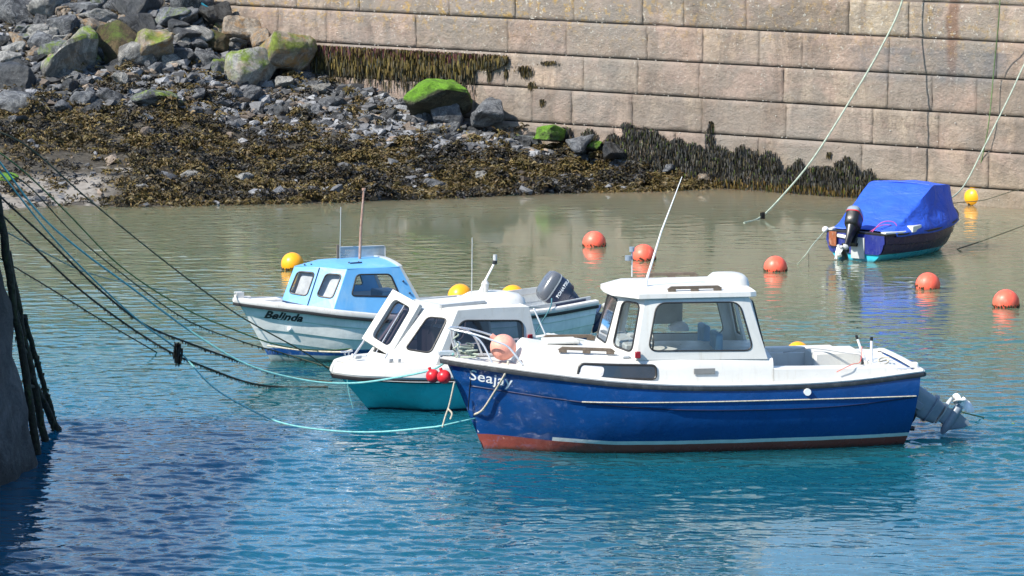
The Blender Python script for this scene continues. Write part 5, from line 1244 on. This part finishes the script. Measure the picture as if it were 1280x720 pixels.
# ================================================================ WHITE CABIN BOAT WITH THE TEAL HULL
def midboat():
    YAW=R(213); t=empty('cabin_boat',at(585,500),rz=YAW)
    tag(t,'white cabin boat with a teal hull and its front hatch propped open','boat','moored boats')
    h=Hull([(-1.9,.86,.50,.72,-.06,-.2),(-1,.90,.46,.76,-.07,-.22),(0,.90,.45,.76,-.05,-.24),(.8,.85,.455,.66,-.03,-.26),(1.3,.72,.475,.48,.07,-.24),(1.7,.50,.50,.25,.19,-.20),(1.93,.28,.51,.09,.31,-.15),(2.04,.04,.52,.01,.39,-.1)],
       rake_bow=(.7,2.04,1.05),rake_stern=(-1.9,.08),nt=30,chine=True)
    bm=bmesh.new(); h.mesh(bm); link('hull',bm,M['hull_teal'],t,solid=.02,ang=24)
    rail(h,-1.92,2.07,[(-.03,0),(.045,.0),(.06,.03),(.045,.085),(.01,.15),(-.06,.175),(-.10,.17)],M['white'],'deck_moulding',t,stern=True)
    rail(h,-1.93,2.08,[(0,-.055),(.04,-.05),(.055,-.02),(.05,.003),(0,.004)],M['rubber'],'rubbing_strake',t,stern=True)
    bm=bmesh.new(); 
    for sg in (1,-1): tube(bm,[p+Vector((0,.056*sg,-.028)) for p in h.sheerline(-1.9,2.1,40,0,0,sg)],.007,5)
    link('rubbing_bead',bm,M['railwhite'],t)
    bm=bmesh.new(); h.deck(bm,-.6,2.06,inset=.06,dz=.168,camber=.06)
    for sg in (1,-1):
        for i in range(10):
            x0=-1.9+i*.13; x1=x0+.13; a,za=h.sheer(x0); b,zb=h.sheer(x1); quad(bm,(x0,(a-.05)*sg,za+.172),(x1,(b-.05)*sg,zb+.172),(x1,(b-.2)*sg,zb+.172),(x0,(a-.2)*sg,za+.172)); quad(bm,(x0,(a-.2)*sg,za+.172),(x1,(b-.2)*sg,zb+.172),(x1,(b-.2)*sg,.15),(x0,(a-.2)*sg,.15))
    quad(bm,(-1.85,-.7,.15),(-1.85,.7,.15),(-.6,.7,.15),(-.6,-.7,.15)); link('deck',bm,M['white'],t,ang=30)
    # cabin
    bm=bmesh.new(); L=lambda s,t_,A,B_,C_,D_: tuple((Vector(A).lerp(B_,s)).lerp(Vector(D_).lerp(C_,s),t_))
    for sg in (1,-1):
        F0=(1.44,.27*sg,.68); F1=(.84,.27*sg,1.325); C0=(.93,.68*sg,.64); C1=(.54,.60*sg,1.325); S0=(-.64,.80*sg,.66); S1=(-.54,.68*sg,1.31)
        I=[L(s,q,F0,C0,C1,F1) for s,q in ((.20,.24),(.78,.20),(.80,.84),(.22,.86))]; window_wall(bm,[F0,C0,C1,F1],I,.07,t,M['smoked'],frame=.013)
        I=[L(s,q,C0,S0,S1,C1) for s,q in ((.08,.22),(.84,.08),(.88,.72),(.10,.80))]; window_wall(bm,[C0,S0,S1,C1],I,.10,t,M['smoked'],frame=.014)
    # centre front: coaming of the open hatch
    F=[(1.44,.27,.68),(1.44,-.27,.68),(.84,-.27,1.325),(.84,.27,1.325)]; I=[L(s,q,*F) for s,q in ((.1,.10),(.9,.10),(.9,.92),(.1,.92))]
    arcs=rquad(I,.04); ov=[bm.verts.new(p) for p in F]; iv=[[bm.verts.new(p) for p in a] for a in arcs]
    for i in range(4):
        for j in range(5): bm.faces.new((ov[i],iv[i][j],iv[i][j+1]))
        k=(i+1)%4; bm.faces.new((ov[i],iv[i][-1],iv[k][0],ov[k]))
    st=[(.84,.27),(.54,.60),(.0,.64),(-.54,.68)]; rows=[]
    for x,y in st: rows.append([bm.verts.new(Vector((x,y*k,1.325+.025*(1-k*k)*min(1,max(0,(y-.27)*3)) - (.02 if x<-.5 else 0)))) for k in (1,.6,.2,-.2,-.6,-1)])
    for i in range(3):
        for j in range(5): bm.faces.new((rows[i][j],rows[i][j+1],rows[i+1][j+1],rows[i+1][j]))
    for sg in (1,-1): quad(bm,(-.64,.80*sg,.66),(-.64,.36*sg,.66),(-.54,.36*sg,1.335),(-.54,.68*sg,1.31))
    bmesh.ops.remove_doubles(bm,verts=bm.verts,dist=.012); link('cabin',bm,M['white'],t,solid=.035,smooth=False,bevel=.016,seg=3)
    bm=bmesh.new(); superloft(bm,[(1.31,-.38,0,.38,.48,3),(1.37,-.39,0,.36,.44,3),(1.425,-.41,0,.29,.36,2.8),(1.445,-.42,0,.16,.2,2.4)]); link('roof_hump',bm,M['white'],t,ang=60)
    bm=bmesh.new(); sweep(bm,[(.62,.33,1.36),(.62,-.33,1.36)],[(-.02,-.02),(.02,-.02),(.02,.018),(-.02,.018)]); sweep(bm,[(-.04,.33,1.37),(-.04,-.33,1.37)],[(-.02,-.02),(.02,-.02),(.02,.018),(-.02,.018)]); sweep(bm,[(.64,.33,1.36),(-.06,.33,1.37)],[(-.02,-.02),(.02,-.02),(.02,.018),(-.02,.018)]); sweep(bm,[(.64,-.33,1.36),(-.06,-.33,1.37)],[(-.02,-.02),(.02,-.02),(.02,.018),(-.02,.018)]); link('roof_hatch_frame',bm,M['lightgrey'],t,smooth=False)
    bm=bmesh.new(); box(bm,(.29,0,1.362),(.62,.6,.02)); link('roof_hatch',bm,M['white'],t,bevel=.008)
    # forward hatch swung open, with its window and stays
    H=[(1.37,-.42,.86),(1.33,.24,.70),(.86,.24,1.36),(.88,-.42,1.49)]
    hp=empty('front_hatch',(0,0,0),parent=t); b2=bmesh.new(); I=[L(s,q,*H) for s,q in ((.20,.12),(.82,.12),(.82,.87),(.20,.87))]
    window_wall(b2,H,I,.09,hp,M['smoked'],frame=.014); link('hatch_panel',b2,M['cream'],hp,solid=.07,smooth=False,bevel=.01,offset=1)
    bm=bmesh.new(); tube(bm,[(1.70,-.15,.72),(1.36,-.40,.90)],.014,8); tube(bm,[(1.72,-.15,.68),(1.70,-.15,.74)],.03,8); tube(bm,[(1.44,.2,.70),(.98,.12,1.24)],.008,6); tube(bm,[(1.40,-.1,.72),(.93,-.1,1.36)],.008,6); link('hatch_stay',bm,M['steel'],t)
    bm=bmesh.new(); box(bm,(1.80,.12,.74),(.10,.05,.04)); box(bm,(1.45,.38,.70),(.07,.04,.05)); box(bm,(1.36,.44,.70),(.05,.04,.05)); link('deck_fitting',bm,M['lightgrey'],t,bevel=.008)
    # wiper
    bm=bmesh.new(); tube(bm,[(.68,.42,1.34),(.79,.44,1.14)],.007,5); tube(bm,[(.72,.36,1.24),(.90,.44,1.02)],.009,5); link('wiper',bm,M['black'],t)
    bm=bmesh.new(); box(bm,(-.50,.765,.90),(.075,.03,.09)); link('navigation_light',bm,M['redlens'],t,bevel=.01); 
    bm=bmesh.new(); tube(bm,[(-.06,.0,1.34),(-.07,0,2.20)],lambda k:.008*(1-.3*k),6); link('whip_aerial',bm,M['lightgrey'],t)
    bm=bmesh.new(); tube(bm,[(-.22,-.1,1.40),(-.49,-.1,1.82)],.014,8); link('light_staff',bm,M['whitetext'],t)
    bm=bmesh.new(); tube(bm,[(-.49,-.1,1.80),(-.50,-.1,1.85)],.032,12); link('lamp_base',bm,M['black'],t); bm=bmesh.new(); tube(bm,[(-.50,-.1,1.85),(-.50,-.1,1.93)],.028,12); link('lamp_lens',bm,M['lightgrey'],t)
    bm=bmesh.new(); superloft(bm,[(1.42,-.28,-.02,.04,.04,2),(1.50,-.29,-.02,.045,.045,2),(1.56,-.29,-.02,.055,.055,2),(1.60,-.29,-.02,.03,.03,2)],14); link('roof_vent',bm,M['white'],t)
    bm=bmesh.new(); tube(bm,[(-.60,.70,1.28),(-.85,.78,.70)],.012,8); link('stay',bm,M['whitetext'],t)
    bm=bmesh.new(); superloft(bm,[(.70,-.25,.45,.14,.12,2.2),(.85,-.27,.46,.12,.1,2.2),(.92,-.27,.46,.05,.05,2)]); link('rolled_cloth',bm,M['seatblue'],t)
    bm=bmesh.new(); box(bm,(.1,0,.60),(1.2,1.1,.06)); box(bm,(.55,.1,.85),(.08,.9,.36)); link('dashboard',bm,M['darkin'],t)
    # hull grab: small cleats
    cleat(t,(1.9,0,.76),0)
    W=Matrix.Translation(t.location)@Matrix.Rotation(YAW,4,'Z'); return t,h,W
MB,MBH,MBW=midboat()
# ================================================================ DINGHY UNDER THE BLUE COVER
def tarpboat():
    YAW=R(55); t=empty('covered_boat',at(1070,326),rz=YAW)
    tag(t,'small boat under a bright blue cover with an outboard, moored near the harbour wall','boat','moored boats')
    h=Hull([(0,.58,.47,.55,.06,-.18),(.6,.72,.46,.68,.0,-.2),(1.4,.82,.48,.74,-.02,-.2),(2.1,.74,.54,.58,.0,-.2),(2.7,.44,.61,.25,.05,-.18),(3.12,.02,.68,.01,.1,-.12)],
       saw=4,sawamp=.02,rake_bow=(1.8,3.12,.35),rake_stern=(0,-.03),nt=48)
    bm=bmesh.new(); h.mesh(bm)
    o=link('hull',bm,[M['hull_shade_blue'],simple('sunlit_blue_transom',(.02,.03,.22),.35,dirt=(.3,.3,.45),dirtamt=.4)],t,solid=.02,ang=26)
    rail(h,-.01,3.14,[(-.02,-.01),(.025,-.01),(.03,.02),(-.03,.03)],M['rubber'],'gunwale',t,stern=True)
    # cover
    bm=bmesh.new(); rows=[]
    sec=[]
    nx=46; m=40
    for i in range(nx+1):
        x=.22+2.13*i/nx; yr,zr=h.sheer(x); yr+=.035; zr+=.02
        zt0=float(np.interp(x,[.22,.55,1.50,1.60,2.15,2.30,2.35],[.50,.66,1.18,1.20,1.17,1.14,1.09])); yt=float(np.interp(x,[.22,.7,1.5,2.15,2.35],[.54,.60,.62,.56,.50]))
        row=[]
        for j in range(m+1):
            k=j/m*2-1; a=abs(k); sg=1 if k>0 else -1
            if a>.5:
                q=(a-.5)/.5; y=yt+(yr-yt)*q; z=zt0+(zr-zt0)*q; sag=-.05*math.sin(math.pi*q)*(zt0-zr)
                y+=sag
            else: y=yt*a/.5; z=zt0+.02*math.cos(a/.5*1.57)
            if a>.98: z-=.05
            # tension folds from the frame corners
            f=.014*math.sin(x*7+a*9+2*noise.noise(Vector((x*2,k*2,0))))+  .020*noise.noise(Vector((x*2.2-a*2.4,k*1.2,4)))+.012*noise.noise(Vector((x*9+a*6,k*7,1)))
            fold=max(0,a-.3)*1.0
            row.append(bm.verts.new(Vector((x,(y+f*fold)*sg,z+f*.5))))
        rows.append(row)
    for i in range(nx):
        for j in range(m): bm.faces.new((rows[i][j],rows[i][j+1],rows[i+1][j+1],rows[i+1][j]))
    mt,nt,b,out=newmat('blue_cover_cloth'); N=NB(nt); co=N.coord()
    N.l(N.ramp(N.noise(co,3,5),[(.3,(.012,.07,.48)),(.7,(.018,.095,.62))]),b.inputs['Base Color']); b.inputs['Roughness'].default_value=.55; b.inputs['Sheen Weight'].default_value=.05; N.bump(N.noise(N.coord(scale=(1,.5,1)),4,5,.6,1),1,.05,b)
    ob=link('cover',bm,mt,t,solid=.006,ang=70,offset=0)
    bm=bmesh.new(); tube(bm,[(1.55,k*.55,1.20+.025*(1-k*k)) for k in np.linspace(-1,1,9)],.012,6); link('cover_seam',bm,mt,t)
    # white cuddy forward
    bm=bmesh.new(); L=lambda s,q,A,B_,C_,D_: tuple((Vector(A).lerp(B_,s)).lerp(Vector(D_).lerp(C_,s),q))
    for sg in (1,-1):
        A=(2.20,.66*sg,.54); B_=(2.72,.36*sg,.62); C_=(2.52,.32*sg,1.04); D=(2.20,.54*sg,1.10)
        I=[L(s,q,A,B_,C_,D) for s,q in ((.12,.3),(.85,.3),(.85,.85),(.12,.85))]; window_wall(bm,[A,B_,C_,D],I,.05,t,M['clear'],frame=.012)
    I=[(2.70,.28,.72),(2.70,-.28,.72),(2.56,-.22,.93),(2.56,.22,.93)]; window_wall(bm,[(2.72,.36,.62),(2.72,-.36,.62),(2.52,-.32,1.04),(2.52,.32,1.04)],I,.04,t,M['clear'])
    quad(bm,(2.20,.50,1.10),(2.20,-.50,1.10),(2.52,-.32,1.04),(2.52,.32,1.04)); bmesh.ops.remove_doubles(bm,verts=bm.verts,dist=.004); link('cuddy',bm,M['white'],t,solid=.025,ang=28)
    bm=bmesh.new(); h.deck(bm,2.1,3.1,dz=.01); link('foredeck',bm,M['white'],t)
    # stern quarter mouldings, open well
    bm=bmesh.new(); 
    for sg in (1,-1):
        sweep(bm,[Vector((x,(h.sheer(x)[0]-.05)*sg,h.sheer(x)[1]+.0)) for x in np.linspace(0,.62,8)],[(-.06,0),(.07,0),(.06,.05),(-.05,.055)])
    box(bm,(.74,-.70,.535),(.30,.15,.11)); box(bm,(.03,.0,.46),(.07,1.12,.05)); link('stern_moulding',bm,M['white'],t,bevel=.01,weld=False)
    bm=bmesh.new(); quad(bm,(.02,-.55,.25),(.02,.55,.25),(1.2,.7,.25),(1.2,-.7,.25)); link('well_floor',bm,M['interior'],t,smooth=False)
    # transom face painted as a sunlit copy of the hull blue
    bm=bmesh.new(); a=h.rows[0]; P=[Vector((p.x-.026,p.y-.01,p.z)) for p in a if p.z>.12]; Q=[Vector((p.x,-p.y,p.z)) for p in P[::-1]]; poly(bm,P+Q); link('transom_panel',bm,simple('sunlit_blue_transom',(.018,.028,.20),.3,dirt=(.28,.28,.42),dirtamt=.35),t,smooth=False,solid=.004)
    bm=bmesh.new(); box(bm,(-.045,-.06,.23),(.02,.26,.36)); link('wear_plate',bm,M['lightgrey'],t)
    bm=bmesh.new(); box(bm,(-.075,.42,.36),(.03,.15,.25)); link('rusty_bracket',bm,simple('rusty_orange_plate',(.30,.09,.035),.8,var=.4,vs=14,dirt=(.45,.38,.33),dirtamt=.7),t,bevel=.01)
    bm=bmesh.new(); ball(bm,(-.02,.60,.50),.055,16,10,scale=(1.3,1,1)); tube(bm,[(-.04,.36,.42),(-.06,.12,.40)],.03,8); link('corner_cap',bm,M['whitetext'],t)
    bm=bmesh.new(); ball(bm,(-.13,.25,.13),.075,14,10); tube(bm,[(-.08,.30,.22),(-.10,.33,.02)],.035,8); link('trim_float',bm,M['whitetext'],t)
    bm=bmesh.new(); tube(bm,catmull([(.1,-.25,.5),(.25,-.36,.66),(.38,-.52,.66),(.42,-.60,.5)],16),.008,6); tube(bm,catmull([(.1,-.20,.5),(.28,-.32,.60),(.40,-.46,.60),(.45,-.55,.5)],16),.007,6); link('fuel_hose',bm,simple('pink_hose',(.55,.10,.30),.5),t)
    e=outboard(t,(-.05,.02,.38),R(40),[M['black'],M['greymetal'],M['red']],M['black'],scale=.72,prop='lightgrey',yaw=R(12))
    W=Matrix.Translation(t.location)@Matrix.Rotation(YAW,4,'Z'); return t,h,W
TB,TBH,TBW=tarpboat()
# ================================================================ ROPES IN PLACE
BEb=BEW@Vector((2.98,0,1.0)); MBb=MBW@Vector((1.93,.02,.80)); SJb=SJW@Vector((3.12,.05,1.22)); SJs=SJW@Vector((2.82,.04,.40))
rope('bright aqua mooring rope looping from the left pier to the blue bow',[(-30,170,30.6),(0,203,30.7),(50,268,30.8),(100,312,30.9),(165,360,31.0),(240,415,31.1),(310,456,31.2),(380,475,31.3),(440,479,31.3),(500,471,31.2),(545,460,31.1),SJb],.013,'ropeteal',90)
rope('dull blue rope sagging through the black weed clump and on to the blue stem',[(-30,185,30.4),(0,215,30.5),(60,290,30.8),(120,352,31.2),(175,402,31.6),(222,437,32.2),(262,480,31.9),(300,505,31.6),(350,528,31.4),(410,538,31.3),(470,540,31.2),(530,535,31.0),(553,532,30.9),SJs],.0115,'ropeteal',90)
rope('thin pale rope from the pier to the bow of the light blue cabin boat',[(-30,268,31),(10,291,31.4),(60,318,32),(110,341,33),(180,358,34),(240,366,34.9),BEb],.009,'ropepale',60)
rope('dark rope from the pier down past the stem of the clinker boat',[(-40,150,30.5),(30,180,30.8),(100,240,31.2),(160,290,31.8),(230,345,32.5),(300,395,33.2),(380,440,33.8),(412,462,34.0)],.010,'ropeolive',70)
rope('dark green rope from the pier to the white bow of the teal hulled boat',[(-40,165,30.8),(20,206,31),(80,262,31.4),(150,332,32),(230,385,32.8),(300,415,33.5),(350,432,34.2),(400,438,34.9),(438,436,35.2)],.010,'ropegreen',70)
rope('thick weedy rope sagging to the water below the clinker boat',[(-30,215,31),(5,250,31.2),(60,300,31.8),(120,358,32.4),(180,405,33),(245,432,33.6),(300,452,34),(350,469,34.6),(415,478,None)],.013,'ropedark',80,weed=420)
rope('weedy black rope hanging lowest between the pier and the water',[(-30,240,31),(2,268,31.2),(50,316,31.8),(100,362,32.4),(160,407,33),(215,441,33.2),(262,461,33.6),(310,478,33.8),(350,484,None),(410,484,None)],.013,'ropedark',80,weed=520)
rope('short dark rope slanting into the water near the pier',[(-20,312,31),(12,330,31.4),(70,365,33),(130,402,34.8),(196,441,None)],.009,'ropedark',40,weed=120)
rope('olive rope rising from the water to the pier above the others',[(-30,200,31),(30,228,31.5),(90,290,32.2),(150,340,33),(230,398,34),(300,426,34.5),(352,441,35),(420,462,None),(440,464,None)],.009,'ropeolive',70,weed=200)
rope('pale rope from the water under the clinker stem along to its blue stripe',[(334,432,35.0),(380,438,34.9),(425,440,34.8),(440,437,34.7)],.012,'ropewhite',24)
# clump of black weed caught on the ropes
V=[];Fc=[];C=[]; r=random.Random(8); c0=ad(222,437,32.15)
for i in range(150):
    p=Vector((r.gauss(0,.022),r.gauss(0,.022),r.uniform(-.10,.10))); ribbon(V,Fc,C,p,r.uniform(.05,.16),.014,r,(.010,.011,.010))
o=ribbons('weed_clump',V,Fc,C); o.location=c0; tag(o,'black clump of weed hanging where the ropes from the pier cross','weed clump')
# blue boat lines
rope('cream rope hanging in a loop down the blue bow to its stem',[SJW@Vector((2.50,.48,1.17)),SJH.side(2.56,1.02,.05) and SJW@SJH.side(2.56,1.02,.04),SJW@SJH.side(2.68,.72,.05),SJW@(SJH.side(2.78,.52,.07)),SJW@Vector((2.86,.05,.44))],.014,'ropewhite',40)
rope('knotted cream line dropping from the red floats to the low rope',[ad(568,478,30.85),ad(562,505,30.88),ad(557,520,30.9),ad(553,534,30.9)],.012,'ropewhite',24)
rope('frayed tail of line hanging off the knotted cream line',[ad(560,511,30.88),ad(565,517,30.86),ad(563,524,30.86)],.012,'ropewhite',10)
rope('heap of pale rope coiled round the bow rail',[SJW@Vector((2.95+.12*math.cos(a*2.3),.10+.12*math.sin(a*1.9),1.18+.03*math.sin(a*3.1)+.012*a)) for a in range(14)],.012,'ropepale',90,name='rope_coil')
rope('pale rope wound up the bow rail of the blue boat',[SJW@Vector((3.10+.035*math.cos(a*1.7),.11+.035*math.sin(a*1.7),1.16+.034*a)) for a in range(11)],.010,'ropepale',80,name='rope_coil')
rope('yellow rope end heaped on the stern of the blue boat',[SJW@Vector((-2.30+.09*math.cos(a*1.3),.5+.12*math.sin(a*1.7),1.02+.01*a)) for a in range(9)],.010,'ropewhite',50,name='rope_coil')
rope('thin orange line over the stern coaming of the blue boat',[SJW@Vector((-2.1,.2,1.2)),SJW@Vector((-1.95,.70,1.085)),SJW@Vector((-1.80,.862,1.075)),SJW@Vector((-1.6,.885,.99))],.005,'orange',20)
rope('green line running from the blue boat stern into the water',[SJW@Vector((-2.7,.1,.62)),ad(1175,506,32.0),ad(1206,516,32.2),ad(1240,524,32.6),(1268,530,None)],.009,'ropegreen',30)
rope('green rope crossing the gunwale of the clinker boat',[BEW@Vector((-1.55,.80,.80)),BEW@Vector((-1.45,.98,.70)),BEW@BEH.side(-1.3,.45,.03),BEW@BEH.side(-1.2,.25,.04),BEW@BEH.side(-1.15,.12,.04)],.010,'ropeblue',30)
rope('teal cord dangling from the bow of the teal hulled boat',[MBW@Vector((2.02,.2,.52)),MBW@Vector((2.0,.22,.3)),MBW@Vector((1.95,.24,.08))],.005,'ropeteal',20)
# right hand lines
x,_=wall_local(1138,0); A=wall_pt(x+.15,5.2,.15)
rope('thick pale rope running from the wall top steeply down to the water',[A,ad(1128,0,48.55),ad(1100,62,48.2),ad(1060,130,47.9),ad(1015,200,47.5),ad(975,248,47.1),ad(950,272,46.8),(930,279,None)],.018,'ropepale',70)
V=[];Fc=[];C=[]
for i in range(90): ribbon(V,Fc,C,Vector((r.gauss(0,.02),r.gauss(0,.02),r.uniform(-.03,.03))),r.uniform(.05,.15),.014,r,(.012,.012,.012))
o=ribbons('weed_clump',V,Fc,C); o.location=ad(954,267,46.8); tag(o,'small black tuft of weed on the thick pale rope at the water','weed clump')
rope('pale rope from the wall at the right edge down to the covered boat',[wall_pt(1.6,5.2,.3),ad(1290,62,47.0),ad(1262,120,46.6),ad(1232,180,46.2),ad(1205,232,45.9),TBW@Vector((3.05,0,.72))],.014,'ropepale',50)
rope('thin green rope hanging down the wall to the dull yellow buoy',[wall_pt(wall_local(1252,0)[0],5.2,.12),ad(1250,0,47.6),ad(1243,80,47.95),ad(1235,160,48.0),at(1221,257,0)+Vector((0,.16,.40))],.010,'ropegreen',50)
rope('slack rope along the foot of the wall behind the covered boat',[TBW@Vector((3.05,0,.70)),ad(1200,253,46.8),ad(1230,250,47.2),ad(1262,240,47.4),wall_pt(.1,.42,.05)],.008,'ropeolive',30)
rope('dark line slanting out of the water right of the covered boat',[(1196,312,None),ad(1225,302,43.8),ad(1258,290,44.0),ad(1295,276,44.2)],.010,'ropeolive',30)
rope('pale line from the stern of the covered boat into the water',[TBW@Vector((-.03,.60,.48)),ad(1016,306,42.6),ad(1006,320,42.4),(997,331,None)],.009,'ropepale',24)
rope('thin pale dark end of line hanging beside the covered boat stern line',[ad(1011,317,42.4),(1011,334,None)],.006,'ropedark',6)
